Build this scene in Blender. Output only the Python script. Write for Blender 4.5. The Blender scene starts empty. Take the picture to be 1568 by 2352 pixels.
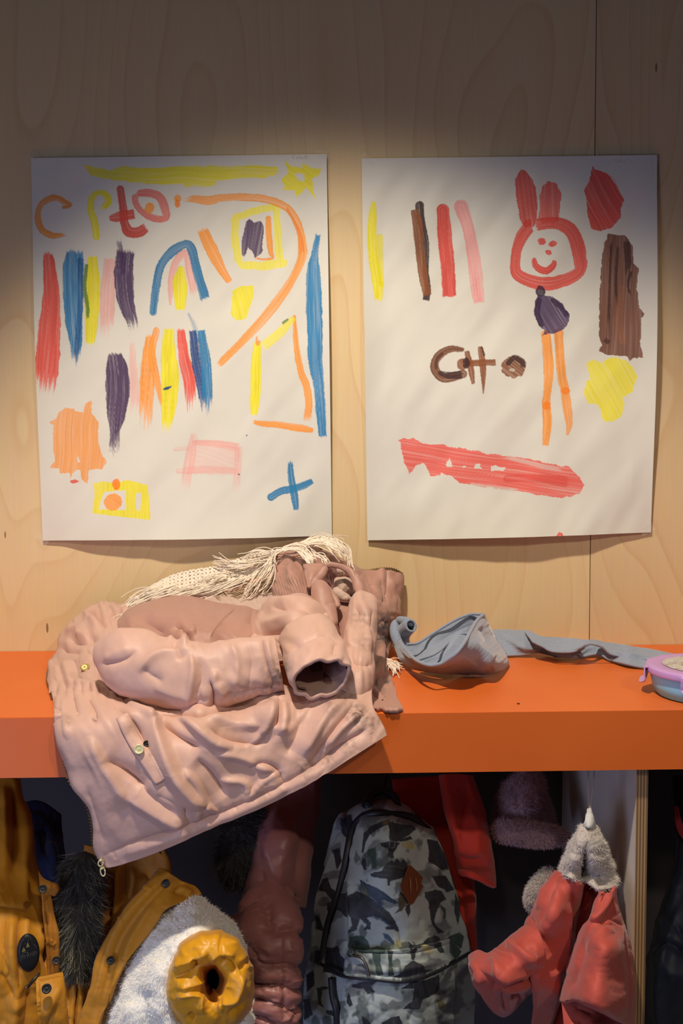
import bpy, math, random
import numpy as np
from mathutils import Vector
PI = math.pi
S = bpy.context.scene
COL = S.collection
random.seed(7)
RNG = np.random.default_rng(11)

# ------------------------------------------------------------------ camera
FPX = 35 / 36 * 2352
CLOC = np.array([-.036, -1.70, 1.30])
def cam_axes(w, p, r):
    w, p, r = np.radians([w, p, r])
    f = np.array([np.sin(w)*np.cos(p), np.cos(w)*np.cos(p), -np.sin(p)])
    a = np.array([np.cos(w), -np.sin(w), 0.]); u = np.cross(a, f)
    return a*np.cos(r)-u*np.sin(r), u*np.cos(r)+a*np.sin(r), f
CR, CU, CF = cam_axes(1.2, 4.0, .35)
BENCH_Z, BENCH_Y, BENCH_T = .946, -.42, .080

def W(px, py, Y):
    """world point at depth Y seen at a place measured in the photograph"""
    px = np.asarray(px, float)[..., None]; py = np.asarray(py, float)[..., None]; Y = np.asarray(Y, float)[..., None]
    d = CF + CR*(px-784)/FPX - CU*(py-1176)/FPX
    return CLOC + d*(Y-CLOC[1])/d[..., 1:2]
def proj(P):
    d = np.asarray(P, float)-CLOC
    z = d@CF
    return 784+FPX*(d@CR)/z, 1176-FPX*(d@CU)/z
def onbench(px, py):
    d = CF + CR*(px-784)/FPX - CU*(py-1176)/FPX
    return CLOC + d*(BENCH_Z-CLOC[2])/d[2]
def mpp(Y):      # metres that one pixel covers at depth Y
    return (Y-CLOC[1])/FPX

cd = bpy.data.cameras.new('camera'); co = bpy.data.objects.new('camera', cd); COL.objects.link(co)
cd.sensor_fit = 'VERTICAL'; cd.sensor_height = 36; cd.lens = 35; cd.clip_start = .05
from mathutils import Matrix
M3 = Matrix([[CR[i], CU[i], -CF[i]] for i in range(3)])
co.matrix_world = Matrix.Translation(Vector(CLOC)) @ M3.to_4x4()
S.camera = co

# ------------------------------------------------------------------ colour
def lin(c):
    c = np.asarray(c, float)/255.
    return np.where(c <= .04045, c/12.92, ((c+.055)/1.055)**2.4)
def L(r, g, b): return tuple(lin((r, g, b)))+(1.,)

# ------------------------------------------------------------------ noise (numpy)
def _h(i, j, s):
    v = np.sin(i*127.1+j*311.7+s*74.7)*43758.5453
    return v-np.floor(v)
def vn(x, y, s=0):
    x = np.asarray(x, float); y = np.asarray(y, float)
    xi = np.floor(x); yi = np.floor(y); fx = x-xi; fy = y-yi
    fx = fx*fx*(3-2*fx); fy = fy*fy*(3-2*fy)
    return ((_h(xi, yi, s)*(1-fx)+_h(xi+1, yi, s)*fx)*(1-fy)+(_h(xi, yi+1, s)*(1-fx)+_h(xi+1, yi+1, s)*fx)*fy)*2-1
def fbm(x, y, s=0, o=3):
    r = 0; a = 1.
    for k in range(o): r = r+a*vn(x*2**k, y*2**k, s+k*7); a *= .5
    return r/1.6
def crease(x, y, ang, sx, sy, seed, o=2):
    """crumpled cloth: soft facets meeting in fairly sharp creases that run about ang degrees"""
    a = math.radians(ang); u = (x*math.cos(a)+y*math.sin(a))/sx; v = (-x*math.sin(a)+y*math.cos(a))/sy
    wu = .5*vn(u*.8, v*.8, seed+30); wv = .5*vn(u*.8+7, v*.8, seed+31); r = 0.; am = 1.
    for k in range(o):
        n = vn((u+wu)*1.7**k, (v+wv)*1.7**k, seed+k*5); r = r+am*(.42-np.sqrt(n*n+.006)); am *= .5
    return r
def cr(P, n):
    """Catmull-Rom through the rows of P (m,k) -> (n,k)"""
    P = np.asarray(P, float); m = len(P)
    if m == 2:
        t = np.linspace(0, 1, n)[:, None]; return P[0]*(1-t)+P[1]*t
    Q = np.vstack([2*P[0]-P[1], P, 2*P[-1]-P[-2]])
    t = np.linspace(0, m-1, n); i = np.minimum(t.astype(int), m-2); f = (t-i)
    f = f.reshape((-1,)+(1,)*(P.ndim-1))
    a, b, c, d = Q[i], Q[i+1], Q[i+2], Q[i+3]
    return .5*((2*b)+(-a+c)*f+(2*a-5*b+4*c-d)*f**2+(-a+3*b-3*c+d)*f**3)
def crl(P, n):
    """the same, evenly spaced along the length of the first two columns"""
    D = cr(P, max(200, n*4)); s = np.r_[0, np.cumsum(np.linalg.norm(np.diff(D[:, :2], axis=0), axis=1))]
    t = np.linspace(0, s[-1], n)
    return np.stack([np.interp(t, s, D[:, k]) for k in range(D.shape[1])], 1)
def seg_dist(X, Y, P):
    """distance of points to a polyline: (dist, along 0..1, side sign)"""
    P = np.asarray(P, float); sl = np.linalg.norm(np.diff(P, axis=0), axis=1); cs = np.r_[0, np.cumsum(sl)]
    best = np.full(X.shape, 1e9); T = np.zeros(X.shape); SG = np.zeros(X.shape)
    for k in range(len(P)-1):
        ax, ay = P[k]; dx, dy = P[k+1]-P[k]; q = dx*dx+dy*dy+1e-9
        t = np.clip(((X-ax)*dx+(Y-ay)*dy)/q, 0, 1)
        ex, ey = X-ax-t*dx, Y-ay-t*dy; d = np.hypot(ex, ey); m = d < best
        best = np.where(m, d, best); T = np.where(m, (cs[k]+t*sl[k])/(cs[-1]+1e-9), T)
        SG = np.where(m, np.sign(dx*ey-dy*ex), SG)
    return best, T, SG
def folds(X, Y, L_):
    """sum of fold profiles; each fold = (points, width px, height m[, 'v' sharp | 's' step])"""
    D = np.zeros(X.shape)
    for fo in L_:
        pts, w, a = fo[:3]; kind = fo[3] if len(fo) > 3 else 'g'
        P = crl(np.asarray(pts, float), 14) if len(pts) > 2 else np.asarray(pts, float)
        x0, y0 = P.min(0)-4*w; x1, y1 = P.max(0)+4*w
        m = (X > x0) & (X < x1) & (Y > y0) & (Y < y1)
        if not m.any(): continue
        d, t, sg = seg_dist(X[m], Y[m], P)
        tp = np.clip(np.minimum(t, 1-t)*4+.12, 0, 1); tp = tp*tp*(3-2*tp)
        if kind == 'v': pr = np.exp(-d/w)
        elif kind in 'sS':
            k = sg if kind == 's' else -sg; e = np.sqrt(d*d+(.12*w)**2)-.12*w
            pr = np.where(k > 0, np.exp(-e/(1.5*w)), np.exp(-(e/(.45*w))**1.5))
        else: pr = np.exp(-1.35*(np.sqrt((d/w)**2+.10)-.316))*np.exp(-(d/(2.6*w))**4)
        D[m] += a*pr*tp
    return D

def keepout(P, eps=.0015):
    """cloth rests on the worktop and against the wall instead of sinking into them"""
    d = P-CLOC; t = np.ones(P.shape[:-1])
    t = np.where(P[..., 1] > -eps, (-eps-CLOC[1])/d[..., 1], t); Q = CLOC+d*t[..., None]
    ins = (Q[..., 1] > BENCH_Y-eps) & (Q[..., 2] < BENCH_Z+eps) & (Q[..., 2] > BENCH_Z-BENCH_T-.004)
    t1 = (BENCH_Z+eps-CLOC[2])/np.minimum(d[..., 2], -1e-6); t2 = (BENCH_Y-eps-CLOC[1])/d[..., 1]
    t = np.where(ins, np.minimum(t, np.maximum(t1, t2)), t)
    return CLOC+d*t[..., None]

YOFF = [0.]      # brings a whole hanging garment nearer or farther
# ------------------------------------------------------------------ objects
def link(o, parent=None):
    COL.objects.link(o)
    if parent is not None:
        o.parent = parent; o.matrix_parent_inverse = parent.matrix_world.inverted()
    return o
def thing(name, label, cat, loc=(0, 0, 0), group=None):
    o = bpy.data.objects.new(name, None); o.empty_display_size = .03
    o.matrix_world = Matrix.Translation(Vector(loc)); COL.objects.link(o)
    o['label'] = label; o['category'] = cat
    if group: o['group'] = group
    return o
def tag(o, label, cat, group=None):
    o['label'] = label; o['category'] = cat
    if group: o['group'] = group
    return o
def mobj(name, V, Fc, mat, parent=None, smooth=True, col=None, thick=0, off=0.):
    me = bpy.data.meshes.new(name)
    me.from_pydata(np.asarray(V, float).reshape(-1, 3).tolist(), [], Fc if isinstance(Fc, list) else Fc.tolist())
    if smooth: me.polygons.foreach_set('use_smooth', np.ones(len(me.polygons), bool))
    if col is not None:
        at = me.color_attributes.new('paint', 'FLOAT_COLOR', 'POINT')
        c4 = np.ones((len(me.vertices), 4), np.float32); c4[:, :3] = np.asarray(col).reshape(-1, 3)
        at.data.foreach_set('color', c4.ravel())
    me.materials.append(mat); me.update()
    o = bpy.data.objects.new(name, me); link(o, parent)
    if thick:
        md = o.modifiers.new('thick', 'SOLIDIFY'); md.thickness = thick; md.offset = off
    return o
def gfaces(nu, nv, wrapv=False, flip=False):
    i = np.arange(nu-1)[:, None]; j = np.arange(nv if wrapv else nv-1)[None]; j2 = (j+1) % nv
    f = np.stack([i*nv+j, (i+1)*nv+j, (i+1)*nv+j2, i*nv+j2], -1).reshape(-1, 4)
    return f[:, ::-1] if flip else f
def gnormals(P):
    du = np.gradient(P, axis=0); dv = np.gradient(P, axis=1)
    n = np.cross(du, dv); n /= np.linalg.norm(n, axis=-1, keepdims=True)+1e-12
    return n
def join(parts):
    V = []; Fc = []; k = 0
    for v, f in parts:
        v = np.asarray(v, float).reshape(-1, 3); V.append(v)
        Fc += [[a+k for a in q] for q in (f.tolist() if hasattr(f, 'tolist') else f)]; k += len(v)
    return np.vstack(V), Fc
def patch_pts(rows, nu, nv):
    R = np.stack([cr(np.asarray(r, float), nv) for r in rows])
    return cr(R, nu)
def patch(name, rows, mat, parent, n=(60, 60), fo=(), nz=(.0015, 55.), nz2=(0, 15.), thick=.004, seed=0, colf=None, fine=None):
    """a draped piece of cloth through control points (photo x, photo y, depth Y); rows run top to bottom"""
    G = patch_pts(rows, *n); X, Y = G[..., 0], G[..., 1]
    P = W(X, Y, G[..., 2]); N = gnormals(P)
    if (N*(CLOC-P)).sum() < 0: N = -N; fl = True
    else: fl = False
    D = folds(X, Y, fo) + nz[0]*fbm(X/nz[1], Y/nz[1], seed)
    if nz2[0]: D += nz2[0]*fbm(X/nz2[1], Y/nz2[1], seed+3)
    if fine is not None: D += fine(X, Y)
    P = P+N*D[..., None]
    c = colf(X, Y) if colf else None
    return mobj(name, P, gfaces(*n, flip=fl), mat, parent, col=c, thick=thick)
def tube_pts(path, n, m, ratio=1., caps=(0, 0), tw=0.):
    """path rows: (photo x, photo y, depth Y, radius px) -> (n,m,3), plus the frame"""
    C = crl(np.asarray(path, float), n); C[:, 2] += YOFF[0]; P = W(C[:, 0], C[:, 1], C[:, 2]); r = C[:, 3]*mpp(C[:, 2])
    T = np.gradient(P, axis=0); T /= np.linalg.norm(T, axis=1, keepdims=True)
    V = CLOC-P; V /= np.linalg.norm(V, axis=1, keepdims=True)
    Sd = np.cross(T, V); Sd /= np.linalg.norm(Sd, axis=1, keepdims=True); N = np.cross(Sd, T)
    N = np.where((N*V).sum(1, keepdims=True) < 0, -N, N)
    s = np.linspace(0, 1, n)
    for k, c in enumerate(caps):
        if c:
            q = np.clip((s if k == 0 else 1-s)/c, 0, 1); r = r*np.sqrt(np.clip(1-(1-q)**2, 0, 1))
            r = np.maximum(r, 1e-5)
    a = np.linspace(0, 2*PI, m, endpoint=False)+tw
    Q = P[:, None]+Sd[:, None]*(r[:, None]*np.cos(a))[..., None]+N[:, None]*(ratio*r[:, None]*np.sin(a))[..., None]
    return Q, P
def tube(name, path, mat, parent, n=60, m=48, ratio=1., caps=(0, 0), fo=(), nz=(.002, 45.), thick=0, seed=0, fine=None, floor=None, nz2=(0, 15.)):
    Q, P = tube_pts(path, n, m, ratio, caps)
    N = Q-P[:, None]; N /= np.linalg.norm(N, axis=-1, keepdims=True)+1e-9
    X, Y = proj(Q)
    fr = (N*(CLOC-Q)).sum(-1) > 0
    D = np.where(fr, folds(X, Y, fo), 0)+nz[0]*fbm(X/nz[1]+fr*9, Y/nz[1], seed)
    if nz2[0]: D += nz2[0]*fbm(X/nz2[1]+fr*9, Y/nz2[1], seed+3)
    if fine is not None: D += fine(X, Y, np.broadcast_to(np.linspace(0, 1, n)[:, None], X.shape))
    Q = Q+N*D[..., None]
    Q = keepout(Q)
    return mobj(name, Q, gfaces(n, m, True), mat, parent, thick=thick)
def strand(P, r, m=6):
    """tube of constant or tapering world radius along world points"""
    P = np.asarray(P, float); n = len(P); r = np.broadcast_to(np.asarray(r, float), (n,))
    T = np.gradient(P, axis=0); T /= np.linalg.norm(T, axis=1, keepdims=True)+1e-12
    u = np.cross(T, [0.31, -.9, .27]); u /= np.linalg.norm(u, axis=1, keepdims=True)+1e-9; v = np.cross(T, u)
    a = np.linspace(0, 2*PI, m, endpoint=False)
    Q = P[:, None]+u[:, None]*(r[:, None]*np.cos(a))[..., None]+v[:, None]*(r[:, None]*np.sin(a))[..., None]
    F_ = gfaces(n, m, True).tolist(); F_.append(list(range(m))[::-1]); F_.append([(n-1)*m+k for k in range(m)])
    return Q.reshape(-1, 3), F_
def fur(name, R, N, comb, length, width, mat, parent, curl=.3, seed=0):
    """pile of tapering fibres; R roots, N normals, comb a direction (k,3) or (3,)"""
    rg = np.random.default_rng(seed); k = len(R)
    d = N*.55+np.broadcast_to(comb, R.shape)+rg.normal(0, curl, (k, 3)); d /= np.linalg.norm(d, axis=1, keepdims=True)
    d2 = d+np.broadcast_to(comb, R.shape)*.7+rg.normal(0, curl*1.2, (k, 3)); d2 /= np.linalg.norm(d2, axis=1, keepdims=True)
    ln = length*rg.uniform(.55, 1.15, (k, 1)) if np.isscalar(length) else length[:, None]*rg.uniform(.55, 1.15, (k, 1))
    vw = CLOC-R; w = np.cross(d, vw); w = w+rg.normal(0, .4, w.shape); w /= np.linalg.norm(w, axis=1, keepdims=True); w *= width/2
    m = R+d*ln*.5; t = m+d2*ln*.5; b = R-N*.001
    V = np.stack([b-w, b+w, m-w*.8, m+w*.8, t], 1).reshape(-1, 3)
    i = np.arange(k)[:, None]*5
    F_ = np.hstack([i, i+1, i+3, i+2]).tolist()+np.hstack([i+2, i+3, i+4]).tolist()
    return mobj(name, V, F_, mat, parent)
def box(x0, x1, y0, y1, z0, z1):
    V = [(x, y, z) for x in (x0, x1) for y in (y0, y1) for z in (z0, z1)]
    return V, [[0, 1, 3, 2], [4, 6, 7, 5], [0, 4, 5, 1], [2, 3, 7, 6], [0, 2, 6, 4], [1, 5, 7, 3]]
def bevel(o, w, s=2):
    m = o.modifiers.new('bevel', 'BEVEL'); m.width = w; m.segments = s; m.limit_method = 'ANGLE'; return o
def lathe(prof, c, axis, m=32, ref=(0.13, .21, .97)):
    """profile [(radius, height)] around an axis through c"""
    ax = np.asarray(axis, float); ax /= np.linalg.norm(ax); u = np.cross(ax, ref); u /= np.linalg.norm(u); v = np.cross(ax, u)
    a = np.linspace(0, 2*PI, m, endpoint=False)
    Q = np.stack([np.asarray(c)+ax*h+r*(np.cos(a)[:, None]*u+np.sin(a)[:, None]*v) for r, h in prof])
    F_ = gfaces(len(prof), m, True, True).tolist(); F_.append(list(range(m))); F_.append([(len(prof)-1)*m+k for k in range(m)][::-1])
    return Q.reshape(-1, 3), F_
def button(name, px, py, Y, r, mat, parent, n=None, h=.0035):
    c = W(px, py, Y); ax = (CLOC-c) if n is None else np.asarray(n, float)
    V, F_ = lathe([(r*.95, -.002), (r, h*.25), (r*.93, h*.5), (r*.80, h*.55), (r*.72, h*.45), (r*.05, h*.5)], c, ax, 28)
    return mobj(name, V, F_, mat, parent)

# ------------------------------------------------------------------ materials
def mat(name, rgb, rough=.6, **k):
    m = bpy.data.materials.new(name); m.use_nodes = True; nt = m.node_tree; b = nt.nodes['Principled BSDF']
    b.inputs['Base Color'].default_value = rgb if len(rgb) == 4 else tuple(rgb)+(1,)
    b.inputs['Roughness'].default_value = rough
    for a, v in k.items():
        b.inputs[{'metal': 'Metallic', 'spec': 'Specular IOR Level', 'sheen': 'Sheen Weight', 'trans': 'Transmission Weight', 'coat': 'Coat Weight', 'sss': 'Subsurface Weight', 'alpha': 'Alpha'}[a]].default_value = v
    return m
def nd(m, t, **k):
    n = m.node_tree.nodes.new(t)
    for a, v in k.items():
        if hasattr(n, a): setattr(n, a, v)
        else: n.inputs[a.replace('_', ' ')].default_value = v
    return n
def lk(m, a, b): m.node_tree.links.new(a, b)
def mixc(m, fac, A, B, mode='MIX'):
    n = m.node_tree.nodes.new('ShaderNodeMix'); n.data_type = 'RGBA'; n.blend_type = mode
    for s, v in ((n.inputs[0], fac), (n.inputs[6], A), (n.inputs[7], B)):
        if hasattr(v, 'links') or hasattr(v, 'is_output'): lk(m, v, s)
        else: s.default_value = v
    return n.outputs[2]
def cloth(name, rgb, rough=.75, var=.25, weave=900., bump=.15, sheen=.15, crum=60., crumb=.25, spec=.3, fine=3000.):
    """woven fabric: slightly uneven dye, thread bump and small crumples"""
    m = mat(name, rgb, rough, sheen=sheen, spec=spec); b = m.node_tree.nodes['Principled BSDF']
    tc = nd(m, 'ShaderNodeTexCoord')
    n1 = nd(m, 'ShaderNodeTexNoise', Scale=14., Detail=5.); lk(m, tc.outputs['Object'], n1.inputs['Vector'])
    dk = tuple(np.array(rgb[:3])*(1-var))+(1,); lt = tuple(np.minimum(np.array(rgb[:3])*(1+var*.5), 1))+(1,)
    o = mixc(m, n1.outputs['Fac'], dk, lt); lk(m, o, b.inputs['Base Color'])
    n2 = nd(m, 'ShaderNodeTexNoise', Scale=weave, Detail=2.); lk(m, tc.outputs['Object'], n2.inputs['Vector'])
    n3 = nd(m, 'ShaderNodeTexNoise', Scale=crum, Detail=3., Distortion=.6); lk(m, tc.outputs['Object'], n3.inputs['Vector'])
    b1 = nd(m, 'ShaderNodeBump', Strength=crumb, Distance=.006); lk(m, n3.outputs['Fac'], b1.inputs['Height'])
    b2 = nd(m, 'ShaderNodeBump', Strength=bump, Distance=.0008); lk(m, n2.outputs['Fac'], b2.inputs['Height']); lk(m, b1.outputs[0], b2.inputs['Normal'])
    lk(m, b2.outputs[0], b.inputs['Normal'])
    return m
def painted(name, rough=.7, weave=600., bump=.1, spec=.3, crum=0, crumb=.2, sheen=0.):
    """reads the colour laid on the surface point by point"""
    m = mat(name, (.5, .5, .5), rough, spec=spec, sheen=sheen); b = m.node_tree.nodes['Principled BSDF']
    a = nd(m, 'ShaderNodeAttribute'); a.attribute_name = 'paint'; lk(m, a.outputs['Color'], b.inputs['Base Color'])
    tc = nd(m, 'ShaderNodeTexCoord'); n2 = nd(m, 'ShaderNodeTexNoise', Scale=weave, Detail=2.); lk(m, tc.outputs['Object'], n2.inputs['Vector'])
    b2 = nd(m, 'ShaderNodeBump', Strength=bump, Distance=.0008); lk(m, n2.outputs['Fac'], b2.inputs['Height']); lk(m, b2.outputs[0], b.inputs['Normal'])
    if crum:
        n3 = nd(m, 'ShaderNodeTexNoise', Scale=crum, Detail=3., Distortion=.6); lk(m, tc.outputs['Object'], n3.inputs['Vector'])
        b1 = nd(m, 'ShaderNodeBump', Strength=crumb, Distance=.006); lk(m, n3.outputs['Fac'], b1.inputs['Height']); lk(m, b1.outputs[0], b2.inputs['Normal'])
    return m
# ------------------------------------------------------------------ cloth pieces from four outline curves
def tps(C):
    """smooth depth field through control points (x, y, Y)"""
    C = np.asarray(C, float); p = C[:, :2]/100.; n = len(C)
    def U(d): return d*d*np.log(d+1e-9)
    K = U(np.linalg.norm(p[:, None]-p[None], axis=-1))+1e-4*np.eye(n)
    Q = np.hstack([np.ones((n, 1)), p]); A = np.block([[K, Q], [Q.T, np.zeros((3, 3))]])
    w = np.linalg.solve(A, np.r_[C[:, 2], 0, 0, 0])
    def f(X, Y):
        X = np.asarray(X, float)/100; Y = np.asarray(Y, float)/100; r = w[n]+w[n+1]*X+w[n+2]*Y
        for k in range(n): r = r+w[k]*U(np.hypot(X-p[k, 0], Y-p[k, 1]))
        return r
    return f
def coons(T, B, Lf, R, nu, nv):
    T, B = crl(T, nv), crl(B, nv); Lf, R = crl(Lf, nu), crl(R, nu)
    u = np.linspace(0, 1, nu)[:, None, None]; v = np.linspace(0, 1, nv)[None, :, None]
    return (1-u)*T[None]+u*B[None]+(1-v)*Lf[:, None]+v*R[:, None]-((1-u)*(1-v)*T[0]+(1-u)*v*T[-1]+u*(1-v)*B[0]+u*v*B[-1])
GR = {}
def piece(name, mat, parent, T, B, Lf, R, Yc, n=(90, 90), fo=(), nz=(.0012, 45.), nz2=(.0004, 14.), thick=.004, seed=0, roll={}, colf=None, fine=None, key=None, make=True):
    G = coons(T, B, Lf, R, *n); X, Y = G[..., 0], G[..., 1]
    f = Yc if callable(Yc) else tps(Yc); Z = f(X, Y)+YOFF[0]
    u = np.linspace(0, 1, n[0])[:, None]; v = np.linspace(0, 1, n[1])[None]
    for k, (w, a) in roll.items():
        d = {'t': u+0*v, 'b': 1-u+0*v, 'l': v+0*u, 'r': 1-v+0*u}[k]
        q = np.clip(1-d/w, 0, 1); Z = Z+a*(1-np.sqrt(np.clip(1-q*q, 0, 1)))
    P = W(X, Y, Z); N = gnormals(P); fl = (N*(CLOC-P)).sum() < 0
    if fl: N = -N
    D = folds(X, Y, fo)+nz[0]*fbm(X/nz[1], Y/nz[1], seed)
    if nz2[0]: D += nz2[0]*fbm(X/nz2[1], Y/nz2[1], seed+3)
    if fine is not None: D += fine(X, Y)
    P = keepout(P+N*D[..., None], .001+thick/2); N = gnormals(P)*(-1 if fl else 1)
    if key: GR[key] = (P, N, X, Y)
    if not make: return None
    return mobj(name, P, gfaces(*n, flip=fl), mat, parent, col=colf(X, Y) if colf else None, thick=thick)
def sample(key, k, seed=0, mask=None):
    P, N, X, Y = GR[key]; rg = np.random.default_rng(seed); nu, nv = X.shape
    e = np.linalg.norm(np.cross(P[1:, :-1]-P[:-1, :-1], P[:-1, 1:]-P[:-1, :-1]), axis=-1)
    if mask is not None: e = e*mask(X[:-1, :-1], Y[:-1, :-1])
    idx = rg.choice(e.size, k, p=(e/e.sum()).ravel()); i, j = np.unravel_index(idx, e.shape); a = rg.random((k, 1)); b = rg.random((k, 1))
    bl = lambda A: A[i, j]*(1-a)*(1-b)+A[i+1, j]*a*(1-b)+A[i, j+1]*(1-a)*b+A[i+1, j+1]*a*b
    return bl(P), bl(N)
def tsample(Q, k, seed=0):
    """roots and normals on a tube grid (n,m,3)"""
    rg = np.random.default_rng(seed); n, m = Q.shape[:2]; C = Q.mean(1, keepdims=True)
    i = rg.integers(0, n-1, k); j = rg.integers(0, m, k); a = rg.random((k, 1)); b = rg.random((k, 1)); j2 = (j+1) % m
    bl = lambda A: A[i, j]*(1-a)*(1-b)+A[i+1, j]*a*(1-b)+A[i, j2]*(1-a)*b+A[i+1, j2]*a*b
    R = bl(Q); c = (C[i, 0]*(1-a)+C[i+1, 0]*a); N = R-c; N /= np.linalg.norm(N, axis=1, keepdims=True)+1e-9
    return R, N
def wr(k, x0, y0, x1, y1, ang, spread, ln, w, amp, seed):
    """k small random creases inside a box, running about ang degrees"""
    rg = np.random.default_rng(seed); o = []
    for _ in range(k):
        x, y = rg.uniform(x0, x1), rg.uniform(y0, y1); a = math.radians(ang+rg.normal(0, spread)); l = ln*rg.uniform(.5, 1.3)/2
        b = rg.normal(0, .18)*l; c, s = math.cos(a), math.sin(a)
        o.append(([(x-c*l, y-s*l), (x-s*b, y+c*b), (x+c*l, y+s*l)], w*rg.uniform(.6, 1.4), amp*rg.uniform(-.8, 1.2)))
    return o
def zipteeth(px, mat, name, parent, r=.0011, gap=.0022, tape=None):
    """metal zipper: little paired teeth along a line (photo x, y, depth)"""
    C = crl(np.asarray(px, float), 60); P = W(C[:, 0], C[:, 1], C[:, 2]); s = np.r_[0, np.cumsum(np.linalg.norm(np.diff(P, axis=0), axis=1))]
    parts = []; k = 0
    for d in np.arange(0, s[-1], gap):
        p = np.array([np.interp(d, s, P[:, i]) for i in range(3)]); q = np.array([np.interp(min(d+.001, s[-1]), s, P[:, i]) for i in range(3)])
        t = q-p; t = t/(np.linalg.norm(t)+1e-9); v = CLOC-p; v /= np.linalg.norm(v); sd = np.cross(t, v); sd /= np.linalg.norm(sd)+1e-9
        c = p+sd*.0011*(1 if k % 2 else -1); k += 1
        V = [c+sd*a*.0016+t*b*.0007+v*e*.0011 for a in (-1, 1) for b in (-1, 1) for e in (-1, 1)]
        parts.append((V, [[0, 1, 3, 2], [4, 6, 7, 5], [0, 4, 5, 1], [2, 3, 7, 6], [0, 2, 6, 4], [1, 5, 7, 3]]))
    V, F_ = join(parts); o = mobj(name, V, F_, mat, parent, smooth=False)
    if tape is not None:
        V, F_ = strand(P+np.array([0, .0028, 0]), .0014, 8); mobj('zipper_tape', V, F_, tape, o)
    return o
M_BRASS = mat('brass', L(150, 128, 78), .45, metal=.8)
M_GOLD = mat('pale gold snap', L(222, 216, 170), .4, metal=.35)
M_BLACK = mat('black plastic', L(24, 24, 28), .35)
# ================================================================== lights
def spot(name, loc, to, power, angle, blend, color, size):
    l = bpy.data.lights.new(name, 'SPOT'); l.energy = power; l.spot_size = math.radians(angle); l.spot_blend = blend
    l.color = color; l.shadow_soft_size = size
    o = bpy.data.objects.new(name, l); COL.objects.link(o); o.location = loc
    o.rotation_euler = (Vector(to)-Vector(loc)).to_track_quat('-Z', 'Y').to_euler(); return o
def area(name, loc, to, power, sx, sy, color):
    l = bpy.data.lights.new(name, 'AREA'); l.energy = power; l.shape = 'RECTANGLE'; l.size = sx; l.size_y = sy; l.color = color
    o = bpy.data.objects.new(name, l); COL.objects.link(o); o.location = loc
    o.rotation_euler = (Vector(to)-Vector(loc)).to_track_quat('-Z', 'Y').to_euler(); return o
WARM = (1., .87, .70)
spot('ceiling_spot', (1.15, -2.45, 2.62), (.08, -.22, .78), 56, 40.5, .5, WARM, .05)
spot('ceiling_spot', (-.30, -1.05, 2.75), (.05, -.47, .72), 160, 65, .5, WARM, .05)
spot('ceiling_spot', (-.5, -2.9, 2.62), (.04, -.22, .78), 22, 38, .5, WARM, .08)
area('window_light', (-1.9, -2.3, 1.05), (0, -.3, .8), 7, .8, 1.2, (.68, .78, 1.))
lw = area('cool_fill_light', (-1.25, -1.75, .42), (-.25, -.45, .82), 1.4, .7, .5, (.50, .56, 1.)); lw.data.spread = math.radians(75)  # added cool fill giving the coat its violet sheen, not a real window
wd = bpy.data.worlds.new('world'); S.world = wd; wd.use_nodes = True
wd.node_tree.nodes['Background'].inputs[0].default_value = (.52, .52, .80, 1); wd.node_tree.nodes['Background'].inputs[1].default_value = .056
S.view_settings.view_transform = 'Standard'; S.view_settings.look = 'None'; S.view_settings.gamma = 1; S.view_settings.exposure = 0
S.view_settings.use_curve_mapping = False

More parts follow.
